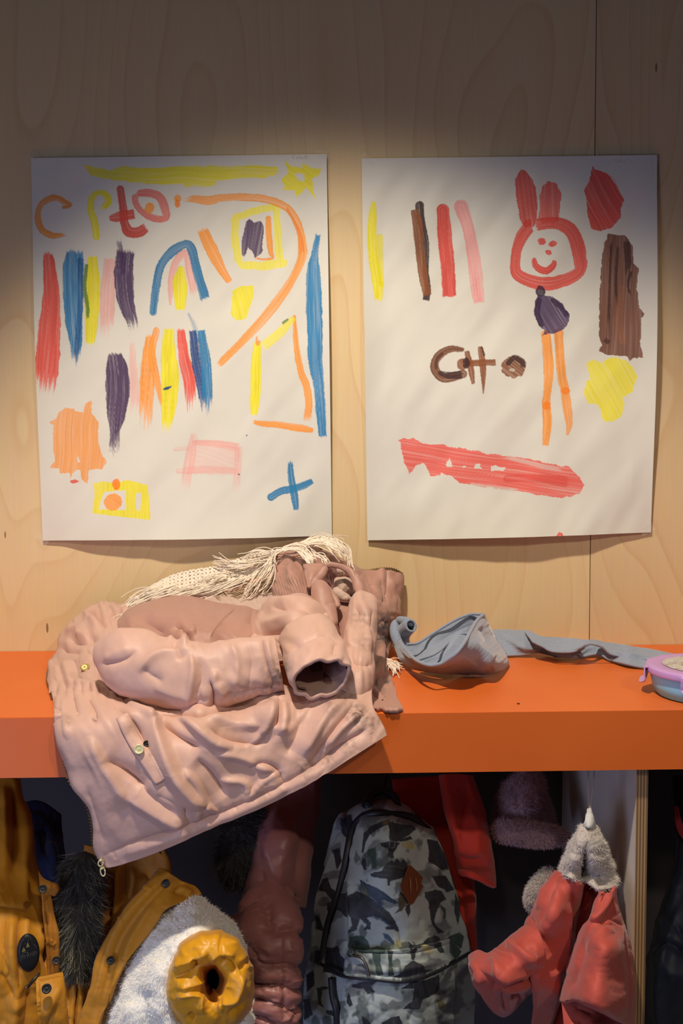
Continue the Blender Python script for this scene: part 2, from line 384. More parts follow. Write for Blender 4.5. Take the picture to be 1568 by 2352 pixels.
# ================================================================== setting
def wood(name, light, dark, offs, scale=1.):
    """rotary cut birch: cathedral grain from a stretched, warped field cut into thin bands"""
    m = mat(name, light, .48, spec=.3); b = m.node_tree.nodes['Principled BSDF']
    tc = nd(m, 'ShaderNodeTexCoord'); mp = nd(m, 'ShaderNodeMapping'); mp.inputs['Location'].default_value = offs; mp.inputs['Scale'].default_value = (2.0*scale, 1., .5*scale)
    lk(m, tc.outputs['Object'], mp.inputs['Vector'])
    n1 = nd(m, 'ShaderNodeTexNoise', Scale=1.3, Detail=2., Roughness=.4, Distortion=.25); lk(m, mp.outputs[0], n1.inputs['Vector'])
    mu = nd(m, 'ShaderNodeMath', operation='MULTIPLY'); lk(m, n1.outputs['Fac'], mu.inputs[0]); mu.inputs[1].default_value = 26.
    fr = nd(m, 'ShaderNodeMath', operation='FRACT'); lk(m, mu.outputs[0], fr.inputs[0])
    rp = nd(m, 'ShaderNodeValToRGB'); lk(m, fr.outputs[0], rp.inputs[0]); e = rp.color_ramp.elements
    e[0].position = 0.; e[0].color = (.0, .0, .0, 1); e[1].position = .80; e[1].color = (.30, .30, .30, 1)
    x = rp.color_ramp.elements.new(.955); x.color = (.85, .85, .85, 1)
    x = rp.color_ramp.elements.new(1.); x.color = (.05, .05, .05, 1)
    # fine fibres running up the board
    m2 = nd(m, 'ShaderNodeMapping'); m2.inputs['Scale'].default_value = (260, 260, 9); lk(m, tc.outputs['Object'], m2.inputs['Vector'])
    n2 = nd(m, 'ShaderNodeTexNoise', Scale=1., Detail=3.); lk(m, m2.outputs[0], n2.inputs['Vector'])
    m3 = nd(m, 'ShaderNodeMapping'); m3.inputs['Scale'].default_value = (6, 6, 1.5); lk(m, tc.outputs['Object'], m3.inputs['Vector'])
    n3 = nd(m, 'ShaderNodeTexNoise', Scale=1., Detail=2.); lk(m, m3.outputs[0], n3.inputs['Vector'])
    a1 = nd(m, 'ShaderNodeMath', operation='MULTIPLY'); lk(m, rp.outputs[0], a1.inputs[0]); lk(m, n3.outputs['Fac'], a1.inputs[1])
    c1 = mixc(m, a1.outputs[0], light, dark)
    c2 = mixc(m, .16, c1, n2.outputs['Color'], 'SOFT_LIGHT'); c3 = mixc(m, .0, c2, c2)
    # flecks of knots
    m4 = nd(m, 'ShaderNodeMapping'); m4.inputs['Scale'].default_value = (60, 60, 14); lk(m, tc.outputs['Object'], m4.inputs['Vector'])
    vo = nd(m, 'ShaderNodeTexVoronoi', Scale=.35); lk(m, m4.outputs[0], vo.inputs['Vector'])
    lt = nd(m, 'ShaderNodeMath', operation='LESS_THAN'); lk(m, vo.outputs['Distance'], lt.inputs[0]); lt.inputs[1].default_value = .045
    c4 = mixc(m, lt.outputs[0], c3, tuple(np.array(dark[:3])*.45)+(1,))
    lk(m, c4, b.inputs['Base Color'])
    bp = nd(m, 'ShaderNodeBump', Strength=.08, Distance=.001); lk(m, n2.outputs['Fac'], bp.inputs['Height']); lk(m, bp.outputs[0], b.inputs['Normal'])
    return m
M_WOODL = wood('birch plywood', L(220, 195, 150), L(204, 166, 116), (3.1, 0, 7.3))
M_WOODR = wood('birch plywood second sheet', L(214, 188, 145), L(198, 160, 112), (11.7, 0, 2.2), 1.35)
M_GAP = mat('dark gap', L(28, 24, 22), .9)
M_CUBBY = mat('back board with recess shade in colour', L(70, 64, 66), .8)  # plywood board, darkened in colour for the shade of the recess
seam = W(1353, 1470, 0)[0]
V, F_ = join([box(-2.2, seam-.0008, 0, .018, .80, 2.75)])
o = mobj('wall_back', V, F_, M_WOODL, smooth=False); o['kind'] = 'structure'
V, F_ = join([box(seam+.0008, 2.2, 0, .018, .80, 2.75)])
o = mobj('wall_back_right', V, F_, M_WOODR, smooth=False); o['kind'] = 'structure'
V, F_ = join([box(-2.2, 2.2, .018, .06, -.05, 2.75)])
o = mobj('wall_rear', V, F_, M_GAP, smooth=False); o['kind'] = 'structure'
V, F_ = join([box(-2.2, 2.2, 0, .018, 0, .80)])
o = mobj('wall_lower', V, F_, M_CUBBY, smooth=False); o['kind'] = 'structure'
M_FLOOR = mat('grey linoleum', L(96, 92, 92), .5)
o = mobj('floor', *box(-2.2, 2.2, -3.4, .06, -.05, 0), M_FLOOR, smooth=False); o['kind'] = 'structure'

# orange worktop
M_OR = mat('orange laminate', L(228, 112, 42), .42, spec=.35); b = M_OR.node_tree.nodes['Principled BSDF']
tc = nd(M_OR, 'ShaderNodeTexCoord'); n1 = nd(M_OR, 'ShaderNodeTexNoise', Scale=1100., Detail=2.); lk(M_OR, tc.outputs['Object'], n1.inputs['Vector'])
bp = nd(M_OR, 'ShaderNodeBump', Strength=.12, Distance=.0006); lk(M_OR, n1.outputs['Fac'], bp.inputs['Height']); lk(M_OR, bp.outputs[0], b.inputs['Normal'])
n2 = nd(M_OR, 'ShaderNodeTexNoise', Scale=9., Detail=4.); lk(M_OR, tc.outputs['Object'], n2.inputs['Vector'])
lk(M_OR, mixc(M_OR, n2.outputs['Fac'], L(208, 98, 38), L(220, 111, 45)), b.inputs['Base Color'])
wt = thing('worktop', 'bright orange laminate worktop with deep front edge below the paintings', 'worktop', (0, BENCH_Y/2, BENCH_Z))
o = mobj('top_panel', *box(-1.5, 1.5, BENCH_Y+.0012, -.001, BENCH_Z-BENCH_T, BENCH_Z), M_OR, wt, smooth=False); bevel(o, .0006)
o = mobj('front_edge', *box(-1.5, 1.5, BENCH_Y, BENCH_Y+.0008, BENCH_Z-BENCH_T, BENCH_Z-.0006), M_OR, wt, smooth=False)

# plywood divider under the worktop
M_PLYF = mat('pale grey plywood face', L(206, 196, 184), .6)
M_PLYE = mat('plywood edge', L(150, 120, 84), .7); b = M_PLYE.node_tree.nodes['Principled BSDF']
tc = nd(M_PLYE, 'ShaderNodeTexCoord'); sx = nd(M_PLYE, 'ShaderNodeSeparateXYZ'); lk(M_PLYE, tc.outputs['Object'], sx.inputs[0])
mu = nd(M_PLYE, 'ShaderNodeMath', operation='MULTIPLY'); lk(M_PLYE, sx.outputs[0], mu.inputs[0]); mu.inputs[1].default_value = 2*PI/.0042
sn = nd(M_PLYE, 'ShaderNodeMath', operation='SINE'); lk(M_PLYE, mu.outputs[0], sn.inputs[0])
mr = nd(M_PLYE, 'ShaderNodeMapRange'); lk(M_PLYE, sn.outputs[0], mr.inputs[0]); mr.inputs[1].default_value = -1
lk(M_PLYE, mixc(M_PLYE, mr.outputs[0], L(104, 78, 52), L(176, 142, 100)), b.inputs['Base Color'])
dl = W(1461, 1790, -.405)[0]; dr = W(1488, 1790, -.405)[0]
dv = thing('plywood_divider', 'upright plywood divider with layered edge under the orange worktop', 'divider', ((dl+dr)/2, -.2, 0))
o = mobj('side_panel', *box(dl, dr, -.404, -.002, 0, BENCH_Z-BENCH_T), M_PLYF, dv, smooth=False)
o = mobj('front_edge', *box(dl, dr, -.4052, -.4045, 0, BENCH_Z-BENCH_T), M_PLYE, dv, smooth=False); o['label'] = 'striped layers of the plywood edge'
# ================================================================== the two paintings
PAPER = np.array([.69, .675, .595])
def pc(r, g, b): return np.clip(lin((r, g, b))/lin((206, 198, 186))*PAPER, .004, .9)
class Sheet:
    def __init__(s, corners, n):
        s.c = np.array(corners, float); s.n = n
        u = np.linspace(0, 1, n[1])[None]; v = np.linspace(0, 1, n[0])[:, None]
        f = lambda k: (s.c[0][k]*(1-u)+s.c[1][k]*u)*(1-v)+(s.c[3][k]*(1-u)+s.c[2][k]*u)*v
        s.X, s.Y = f(0), f(1); s.U = u+0*v; s.V = v+0*u
        s.C = np.ones(s.X.shape+(3,))*PAPER
        s.C *= (1+.015*fbm(s.X/40, s.Y/40, 5))[..., None]
    def put(s, m, a, c):
        A = a[..., None]; s.C[m] = s.C[m]*(1-A)+np.asarray(c)*A
    def stroke(s, pts, col, a=.95, dry=(0., .12), st=.35, seed=None, f=.55, edge=.055, dark=.25):
        """one pull of the brush: pts = (x, y, half width)"""
        seed = random.randint(0, 999) if seed is None else seed
        P = crl(np.asarray(pts, float), max(6, 5*len(pts))); w = P[:, 2].max()+6
        m = (s.X > P[:, 0].min()-w) & (s.X < P[:, 0].max()+w) & (s.Y > P[:, 1].min()-w) & (s.Y < P[:, 1].max()+w)
        x, y = s.X[m], s.Y[m]; d, t, sg = seg_dist(x, y, P[:, :2]); ln = np.hypot(*np.diff(P[:, :2], axis=0).T).sum()
        hw = np.interp(t, np.linspace(0, 1, len(P)), P[:, 2]); hw = hw*(1+edge*vn(t*ln/14, sg*5+seed, seed))+.6*vn(t*ln/2.5, sg*3, seed+2)
        l = d*sg; n1 = vn(l*f+seed, t*ln/90, seed+1); n2 = vn(l*f*2.7, t*ln/45+3, seed+4)
        sk = .6*n1+.4*n2
        cov = np.clip((hw-d)/1.3, 0, 1)
        if dry[1]: cov = cov*np.clip(((1-t)/dry[1]-.45*(1+sk)*1.1)*3+.25, 0, 1)**.7
        if dry[0]: cov = cov*np.clip((t/dry[0]-.45*(1+sk)*1.1)*3+.25, 0, 1)**.7
        al = np.clip(a-st*np.clip(-sk, 0, 1)*1.0, .08, 1)*cov
        dk = 1-dark*np.clip(sk, 0, 1)-.16*np.clip(1-(hw-d)/3, 0, 1)
        A = al[..., None]; s.C[m] = s.C[m]*(1-A)+np.asarray(col)[None]*dk[..., None]*A
    def blob(s, poly, col, a=.92, ang=80., st=.24, holes=(), seed=None, rag=2.2, f=.33, dark=.17):
        """a painted patch; strokes run at ang degrees"""
        seed = random.randint(0, 999) if seed is None else seed
        P = np.asarray(poly, float); x0, y0 = P.min(0)-5; x1, y1 = P.max(0)+5
        m = (s.X > x0) & (s.X < x1) & (s.Y > y0) & (s.Y < y1); x, y = s.X[m], s.Y[m]
        jx = x+rag*fbm(x/9, y/9, seed, 2); jy = y+rag*fbm(x/9+9, y/9, seed+1, 2)
        def inside(Q):
            r = np.zeros(x.shape, bool); Q = np.asarray(Q, float)
            for k in range(len(Q)):
                (ax, ay), (bx, by) = Q[k-1], Q[k]
                c = ((ay > jy) != (by > jy)); q = ax+(jy-ay)*(bx-ax)/(by-ay+1e-9)
                r ^= c & (jx < q)
            return r
        r = inside(P)
        for h in holes: r &= ~inside(h)
        an = math.radians(ang); l = -x*math.sin(an)+y*math.cos(an)+3*vn(x/70, y/70, seed+9); t = x*math.cos(an)+y*math.sin(an)
        sk = .6*vn(l*f*1.5, t/120, seed+2)+.4*vn(l*f*3.4, t/70, seed+3)
        al = r*np.clip(a-st*np.clip(-sk, 0, 1), .05, 1); dk = 1-dark*np.clip(sk, 0, 1)
        A = al[..., None]; s.C[m] = s.C[m]*(1-A)+np.asarray(col)[None]*dk[..., None]*A
    def oval(s, x, y, rx, ry, col, **k):
        t = np.linspace(0, 2*PI, 20, endpoint=False); s.blob(np.stack([x+rx*np.cos(t), y+ry*np.sin(t)], 1), col, **k)
    def pen(s, pts, col=(.16, .15, .15), w=.9, a=.6): s.stroke([(x, y, w) for x, y in pts], col, a=a, dry=(0, 0), st=.3, edge=.2, dark=0)

RED = pc(208, 74, 62); ORG = pc(232, 146, 62); YEL = pc(222, 206, 20); BLU = pc(36, 116, 162); PUR = pc(70, 44, 84); PNK = pc(226, 150, 142); GRN = pc(70, 120, 50); DBL = pc(20, 62, 118); DOR = pc(238, 122, 36)
random.seed(3)
A_ = Sheet([(73, 365), (750, 356), (762, 1230), (100, 1241)], (640, 500))
s = A_
s.blob([(191, 381), (232, 386), (250, 393), (290, 384), (335, 389), (400, 386), (453, 383), (521, 385), (584, 381), (635, 385), (640, 392), (633, 405), (606, 409), (555, 410), (497, 420), (494, 430), (427, 431), (420, 425), (335, 424), (232, 411), (209, 404)], YEL, a=.9, ang=2, st=.5, rag=3)
s.blob([(652, 369), (671, 386), (694, 388), (694, 376), (715, 388), (737, 390), (734, 401), (716, 413), (724, 459), (705, 433), (679, 455), (676, 438), (651, 439), (654, 425), (645, 415), (662, 398), (659, 386)], YEL, holes=[[(676, 401), (699, 402), (699, 420), (686, 416)]], ang=40)
s.stroke([(147, 477, 5), (160, 472, 7), (150, 465, 7), (136, 457, 7), (120, 457, 8), (99, 469, 7), (90, 489, 7), (91, 512, 8), (100, 531, 8), (120, 542, 8), (136, 542, 6), (165, 540, 2)], ORG*.92)
s.stroke([(223, 545, 9), (218, 512, 9), (210, 482, 9), (212, 456, 8), (228, 444, 7), (246, 450, 8), (250, 466, 8), (237, 480, 6), (225, 486, 4)], YEL, dry=(0, .1))
s.stroke([(278, 436, 9), (284, 478, 10), (287, 512, 10), (297, 533, 13), (319, 535, 13), (340, 522, 11)], RED*.8, dry=(0, .05))
s.stroke([(251, 503, 5), (265, 501, 11), (282, 498, 12), (312, 493, 12)], RED*.9, dry=(.05, .05))
s.stroke([(309, 446, 8), (347, 446, 10), (368, 455, 10), (379, 478, 10), (383, 501, 9), (358, 504, 9), (331, 491, 8), (313, 468, 8), (312, 440, 7)], RED*1.05, a=.8, dry=(.04, .05))
s.oval(345, 480, 11, 13, ORG); s.oval(409, 457, 9, 9, ORG); s.oval(409, 470, 7, 10, DOR)
s.blob([(531, 508), (536, 495), (579, 478), (633, 468), (643, 478), (646, 545), (652, 598), (662, 600), (655, 615), (606, 622), (550, 618), (540, 600), (532, 560)], YEL*1.02, a=.8, holes=[[(547, 508), (600, 490), (627, 485), (629, 545), (634, 598), (600, 602), (557, 602), (550, 560)]], ang=85)
s.stroke([(412, 460, 5), (448, 459, 9), (482, 463, 11), (509, 456, 9), (570, 455, 9), (618, 461, 9), (657, 478, 9), (679, 505, 9), (691, 539, 9), (695, 573, 11), (691, 602, 10), (671, 643, 10), (642, 687, 11), (606, 733, 11), (570, 771, 10), (536, 806, 9), (507, 834, 8), (499, 845, 3)], ORG, a=.92, st=.5, dry=(.05, .02))
s.stroke([(660, 482, 3), (676, 512, 4), (690, 548, 6), (694, 590, 5)], DOR, a=.7)
s.blob([(567, 510), (574, 505), (582, 512), (599, 509), (606, 519), (603, 582), (587, 594), (579, 577), (570, 570), (561, 592), (555, 582), (557, 541)], PUR, ang=100, st=.35)
s.stroke([(616, 503, 7), (618, 546, 8), (622, 582, 6), (627, 594, 4), (605, 597, 3), (578, 592, 3)], ORG)
s.stroke([(112, 576, 10), (117, 620, 15), (121, 690, 20), (117, 760, 25), (113, 830, 27), (108, 880, 24), (103, 925, 18)], RED*1.08, dry=(.04, .22), f=.4)
s.stroke([(174, 570, 18), (170, 620, 24), (170, 680, 23), (172, 740, 20), (176, 790, 14), (176, 850, 7)], BLU, dry=(.06, .2), dark=.4)
s.stroke([(186, 600, 7), (187, 700, 7), (178, 800, 6), (179, 845, 5)], DBL, a=.6)
s.stroke([(214, 588, 10), (215, 650, 17), (213, 720, 17), (209, 800, 9)], YEL, dry=(.02, .08))
s.stroke([(200, 612, 5), (196, 660, 5), (203, 710, 5), (203, 742, 3)], GRN, a=.85)
s.stroke([(254, 588, 12), (249, 660, 17), (247, 740, 16), (243, 800, 12)], PNK, a=.68, dry=(.06, .35), st=.55)
s.stroke([(272, 545, 6), (281, 590, 7), (284, 640, 5)], PUR, a=.7, dry=(.2, .1), st=.6)
s.stroke([(290, 570, 20), (285, 630, 23), (290, 690, 20), (303, 735, 14), (310, 770, 11)], PUR, dry=(.07, .25))
s.stroke([(392, 700, 3), (394, 650, 8), (404, 605, 9), (428, 582, 9), (436, 625, 9), (449, 688, 8)], PNK*.98, a=.75)
s.stroke([(353, 718, 9), (361, 650, 10), (373, 607, 10), (400, 577, 11), (428, 562, 10), (441, 575, 11), (455, 630, 11), (473, 692, 12)], BLU*.9, dry=(0, .03))
s.stroke([(417, 620, 9), (414, 650, 17), (415, 690, 15), (416, 716, 10)], YEL, dry=(0, .06))
s.stroke([(462, 522, 12), (488, 578, 15), (508, 618, 11), (530, 652, 7)], ORG, dry=(.1, .05), st=.4)
s.blob([(534, 668), (555, 658), (581, 656), (584, 680), (572, 712), (566, 733), (545, 737), (531, 725)], YEL*.97, ang=75)
s.stroke([(731, 536, 6), (722, 590, 9), (720, 622, 16), (721, 700, 19), (723, 770, 18), (724, 830, 17), (731, 880, 13), (736, 940, 12), (741, 1008, 9)], BLU*1.08, dry=(.02, .02))
s.stroke([(676, 728, 4), (680, 790, 7), (690, 850, 8), (704, 890, 9), (709, 930, 9), (703, 978, 9)], ORG)
s.stroke([(578, 968, 4), (600, 973, 7), (640, 976, 8), (690, 984, 9), (724, 990, 5)], ORG, dry=(.05, .05))
s.stroke([(671, 735, 8), (640, 768, 11), (600, 800, 12)], YEL*1.05, a=.75); s.stroke([(591, 795, 10), (588, 840, 12), (587, 900, 13), (583, 955, 8)], YEL*1.05, dry=(0, .02))
s.stroke([(660, 735, 3), (648, 745, 4)], GRN*.8, a=.8); s.stroke([(590, 775, 3), (592, 792, 4), (598, 782, 3)], ORG)
s.stroke([(265, 808, 14), (270, 850, 25), (272, 900, 28), (268, 960, 20), (266, 990, 12), (265, 1020, 12), (262, 1062, 12)], PUR, dry=(.04, .3))
s.stroke([(305, 780, 6), (308, 860, 10), (312, 970, 13)], PNK, a=.55, dry=(.1, .3), st=.6)
s.stroke([(346, 765, 8), (342, 830, 16), (338, 900, 17), (334, 1020, 12)], ORG, dry=(.05, .45), st=.5)
s.stroke([(361, 760, 8), (350, 810, 9), (360, 870, 9), (376, 940, 4)], ORG, a=.9)
s.stroke([(390, 752, 11), (388, 800, 16), (391, 870, 21), (388, 940, 17), (381, 1010, 7)], YEL, dry=(.03, .2))
s.stroke([(416, 752, 9), (423, 820, 13), (436, 880, 15), (437, 960, 8)], RED*1.1, dry=(.05, .35), st=.4)
s.stroke([(434, 722, 4), (448, 752, 6), (458, 790, 6)], BLU, a=.45, st=.6)
s.stroke([(443, 758, 9), (452, 830, 12), (463, 890, 11), (470, 950, 8)], DBL*1.1, dry=(.02, .25)); s.stroke([(462, 757, 9), (473, 830, 12), (476, 890, 13), (478, 965, 9)], BLU, dry=(.02, .3))
s.stroke([(378, 894, 3), (386, 892, 4), (394, 888, 2)], DBL, dry=(0, 0))
s.blob([(115, 969), (131, 962), (138, 950), (152, 938), (172, 938), (174, 945), (195, 948), (198, 927), (212, 921), (213, 950), (229, 970), (228, 1010), (237, 1044), (246, 1062), (237, 1077), (207, 1078), (202, 1111), (189, 1101), (185, 1078), (172, 1083), (166, 1099), (163, 1085), (140, 1088), (138, 1076), (114, 1074), (129, 1060), (125, 1032), (124, 975)], ORG*.96, a=.85, st=.4, ang=95, rag=3, holes=[[(183, 1046), (186, 1062), (179, 1062)]])
s.oval(174, 1105, 10, 4, RED)
s.blob([(218, 1110), (237, 1106), (262, 1108), (299, 1102), (342, 1113), (350, 1193), (290, 1186), (214, 1177), (220, 1147)], YEL, ang=90, st=.25, holes=[[(241, 1129), (293, 1125), (293, 1170), (230, 1168)], [(315, 1131), (327, 1131), (326, 1172), (316, 1170)]], rag=1.6)
s.oval(263, 1152, 21, 19, ORG * .98, ang=30); s.oval(270, 1112, 9, 13, DOR)
s.blob([(440, 1020), (552, 1024), (549, 1092), (430, 1088)], PNK, a=.33, st=.3, ang=20, rag=4)
s.stroke([(448, 1017, 7), (500, 1019, 8), (555, 1030, 11)], PNK, a=.7, st=.5); s.stroke([(447, 992, 6), (440, 1040, 12), (430, 1100, 12), (424, 1140, 10)], PNK, a=.5, st=.5, dry=(.05, .35)); s.stroke([(549, 1022, 9), (547, 1070, 9), (543, 1120, 9), (538, 1142, 7)], PNK, a=.42, st=.5, dry=(.05, .4))
s.stroke([(412, 1082, 7), (480, 1078, 9), (556, 1082, 6)], PNK, a=.42, st=.5); s.stroke([(404, 1032, 5), (440, 1028, 5)], PNK, a=.4, st=.5)
s.stroke([(667, 1053, 5), (668, 1090, 8), (676, 1140, 9), (681, 1173, 6)], BLU, dry=(.12, .04)); s.stroke([(623, 1141, 9), (645, 1128, 9), (675, 1122, 9), (700, 1113, 9), (720, 1103, 6)], BLU, dry=(0, .04))
s.oval(567, 1000, 1.6, 2, DBL, rag=0); s.oval(550, 1089, 2, 2, np.array([.03, .01, .01]), rag=0)
def cato(s, x, y, last):
    s.pen([(x+6, y-4), (x+2, y-3), (x, y+1), (x+3, y+4), (x+6, y+3)])
    s.pen([(x+12, y), (x+9, y), (x+9, y+4), (x+12, y+3), (x+12, y), (x+13, y+4)])
    s.pen([(x+16, y-4), (x+16, y+3), (x+18, y+4)]); s.pen([(x+14, y-1), (x+19, y-1)])
    s.pen([(x+22, y), (x+20, y+2), (x+22, y+4), (x+24, y+2), (x+22, y)])
    if last == 'B': s.pen([(x+29, y+4), (x+29, y-4), (x+33, y-3), (x+32, y-1), (x+29, y), (x+34, y+1), (x+33, y+4), (x+29, y+4)])
    else: s.pen([(x+34, y-4), (x+30, y-3), (x+30, y-1), (x+34, y+1), (x+33, y+4), (x+29, y+4)])
    s.pen([(x+37, y+3), (x+37.6, y+4)])
cato(s, 672, 363, 'B')

B_ = Sheet([(830, 366), (1506, 358), (1492, 1222), (843, 1240)], (640, 500))
s = B_; BRN = pc(132, 76, 44); DBR = pc(52, 30, 34); REDB = pc(204, 67, 57)
s.stroke([(858, 463, 5), (855, 500, 10), (853, 540, 12), (857, 600, 12), (866, 650, 13), (869, 697, 9)], YEL, dry=(.02, .05)); s.stroke([(871, 546, 8), (872, 600, 8), (876, 670, 6)], YEL*.97, a=.8)
s.stroke([(962, 474, 11), (966, 510, 9), (977, 560, 8), (976, 620, 8), (981, 665, 8), (977, 692, 9)], DBR, dry=(0, .01))
s.stroke([(951, 482, 9), (958, 520, 12), (964, 580, 11), (972, 640, 11), (981, 682, 10)], BRN, dry=(.01, .03), st=.2, dark=.5)
s.stroke([(1016, 485, 15), (1020, 540, 17), (1027, 610, 17), (1031, 686, 16)], REDB, dry=(0, .03), st=.2)
s.stroke([(1058, 476, 17), (1072, 520, 14), (1085, 580, 15), (1092, 640, 16), (1099, 700, 13)], PNK*np.array([1, .93, 1]), a=.85, st=.6, dry=(0, .03))
s.blob([(1359, 383), (1364, 392), (1390, 399), (1408, 422), (1431, 461), (1423, 483), (1423, 503), (1400, 526), (1370, 533), (1354, 524), (1347, 498), (1343, 455), (1338, 439), (1350, 417)], REDB*1.03, ang=60, st=.25, dark=.35)
s.stroke([(1365, 410, 12), (1395, 415, 12), (1412, 460, 12), (1400, 500, 12), (1370, 505, 12), (1365, 450, 10)], REDB*1.25, a=.35, st=.4)
s.stroke([(1215, 520, 15), (1196, 545, 15), (1184, 580, 12), (1183, 625, 13), (1211, 645, 15), (1255, 653, 16), (1298, 643, 15), (1330, 622, 14), (1328, 585, 17), (1316, 545, 17), (1293, 521, 16), (1262, 514, 14), (1224, 519, 15)], REDB*1.08, dry=(0, .02), st=.3, a=.92)
s.blob([(1194, 391), (1206, 395), (1224, 422), (1232, 455), (1231, 498), (1224, 522), (1201, 522), (1192, 503), (1183, 447), (1182, 414)], REDB, a=.9, ang=82, st=.35)
s.blob([(1257, 416), (1278, 424), (1287, 447), (1283, 483), (1278, 512), (1242, 515), (1234, 500), (1239, 478), (1237, 450), (1245, 427)], REDB*1.05, a=.86, ang=90, st=.35)
s.oval(1242, 557, 9, 8, REDB*1.1); s.oval(1266, 562, 10, 7, REDB*1.1); s.oval(1257, 582, 7, 6, REDB*1.1)
s.stroke([(1224, 599, 6), (1230, 614, 8), (1250, 624, 9), (1266, 614, 8), (1272, 599, 5)], REDB*1.1, dry=(0, .03))
s.blob([(1395, 538), (1433, 542), (1449, 564), (1452, 605), (1463, 618), (1459, 667), (1464, 710), (1475, 722), (1469, 732), (1465, 799), (1472, 822), (1452, 824), (1441, 831), (1436, 820), (1395, 817), (1373, 809), (1379, 794), (1373, 774), (1373, 697), (1381, 598), (1385, 564)], pc(116, 64, 44), ang=92, st=.2, dark=.5, f=.2, rag=2.5)
for q in ([(1403, 545, 4), (1398, 640, 3), (1393, 790, 4)], [(1436, 550, 8), (1440, 600, 8), (1436, 640, 5)], [(1418, 560, 4), (1412, 650, 4), (1416, 720, 2)], [(1447, 620, 5), (1440, 660, 3), (1452, 690, 2)], [(1385, 780, 7), (1398, 790, 5)]): s.stroke(q, DBR*1.1, a=.75, dry=(.1, .3), st=.4)
s.stroke([(1428, 660, 6), (1420, 740, 8), (1430, 800, 8)], pc(160, 100, 70), a=.5, st=.6)
s.stroke([(1252, 770, 12), (1256, 810, 12), (1258, 850, 12), (1254, 905, 9), (1252, 925, 10), (1254, 975, 11), (1249, 1026, 7)], ORG, st=.35, dry=(0, .02)); s.stroke([(1281, 766, 11), (1284, 820, 11), (1289, 870, 11), (1294, 895, 11), (1300, 940, 11), (1304, 975, 8), (1299, 1002, 3)], ORG*.96, st=.4, dry=(0, .03))
s.oval(1253, 932, 10, 10, DOR); s.oval(1297, 898, 10, 8, DOR)
s.blob([(1234, 679), (1268, 683), (1291, 700), (1308, 728), (1298, 753), (1283, 763), (1245, 771), (1250, 761), (1234, 748), (1225, 723), (1228, 692)], PUR*1.1, ang=60, st=.3, dark=.4, rag=3)
s.stroke([(1236, 690, 7), (1232, 720, 8), (1246, 755, 6)], PUR*.55, a=.8); s.stroke([(1268, 690, 6), (1290, 710, 6), (1303, 730, 6)], PUR*.6, a=.8)
s.oval(1239, 670, 11, 12, PUR*.45)
s.blob([(1344, 835), (1359, 825), (1380, 835), (1395, 823), (1410, 821), (1433, 829), (1451, 846), (1460, 871), (1451, 887), (1451, 900), (1426, 913), (1431, 930), (1423, 956), (1405, 967), (1385, 969), (1370, 930), (1349, 928), (1338, 902), (1344, 877), (1354, 872), (1347, 851)], YEL*1.02, a=.88, ang=60, st=.4, rag=3)
s.stroke([(1060, 804, 6), (1036, 802, 8), (1014, 811, 10), (999, 830, 10), (998, 850, 11), (1015, 868, 11), (1038, 866, 11), (1062, 860, 10)], BRN*.75, dry=(0, .0), dark=.5); s.stroke([(1010, 858, 6), (1035, 863, 9), (1062, 860, 9)], DBR, a=.9); s.stroke([(1000, 845, 4), (1002, 826, 4), (1018, 810, 4)], DBR, a=.7)
s.stroke([(1070, 806, 6), (1079, 844, 8), (1085, 884, 4)], BRN, dry=(.02, .03)); s.stroke([(1101, 795, 6), (1107, 844, 8), (1108, 906, 1.5)], BRN, dry=(.02, .01)); s.stroke([(1068, 835, 8), (1100, 834, 8), (1138, 833, 8)], BRN, dry=(.03, .04)); s.stroke([(1106, 800, 3), (1111, 820, 3)], DBR, a=.8)
s.oval(1060, 838, 13, 13, BRN, ang=50); s.oval(1069, 834, 8, 12, DBR)
s.oval(1178, 843, 28, 25, BRN, ang=40, st=.5, dark=.6, rag=4); s.stroke([(1165, 835, 6), (1180, 822, 7), (1198, 832, 8), (1200, 848, 6)], DBR*1.2, a=.85); s.oval(1174, 850, 7, 4, PAPER, a=.6)
s.blob([(913, 1010), (949, 1006), (965, 1018), (1015, 1021), (1061, 1030), (1100, 1037), (1118, 1044), (1180, 1047), (1242, 1061), (1303, 1073), (1326, 1094), (1338, 1114), (1326, 1132), (1303, 1141), (1262, 1142), (1204, 1130), (1141, 1122), (1061, 1111), (1036, 1094), (1010, 1085), (1008, 1093), (985, 1092), (978, 1069), (967, 1062), (949, 1076), (939, 1089), (928, 1062), (921, 1028)], REDB*1.18, a=.88, ang=8, st=.45, rag=3.5, holes=[[(1029, 1051), (1037, 1070), (1022, 1070)], [(1091, 1065), (1100, 1065), (1102, 1077), (1087, 1076)], [(1125, 1069), (1160, 1073), (1151, 1081), (1124, 1081)], [(1058, 1070), (1066, 1070), (1060, 1075)]])
s.stroke([(1140, 1046, 4), (1200, 1060, 6), (1250, 1072, 6), (1300, 1080, 5)], PAPER, a=.5, st=.8, dry=(.2, .2)); s.stroke([(1060, 1108, 4), (1130, 1118, 4), (1200, 1128, 6)], PAPER, a=.55, st=.9, dry=(.2, .2))
s.stroke([(1160, 1098, 9), (1230, 1098, 10), (1310, 1108, 14)], REDB*1.05, a=.6)
s.blob([(1268, 1229), (1275, 1221), (1286, 1222), (1285, 1229)], REDB*1.2)
cato(s, 1409, 370, 'S')

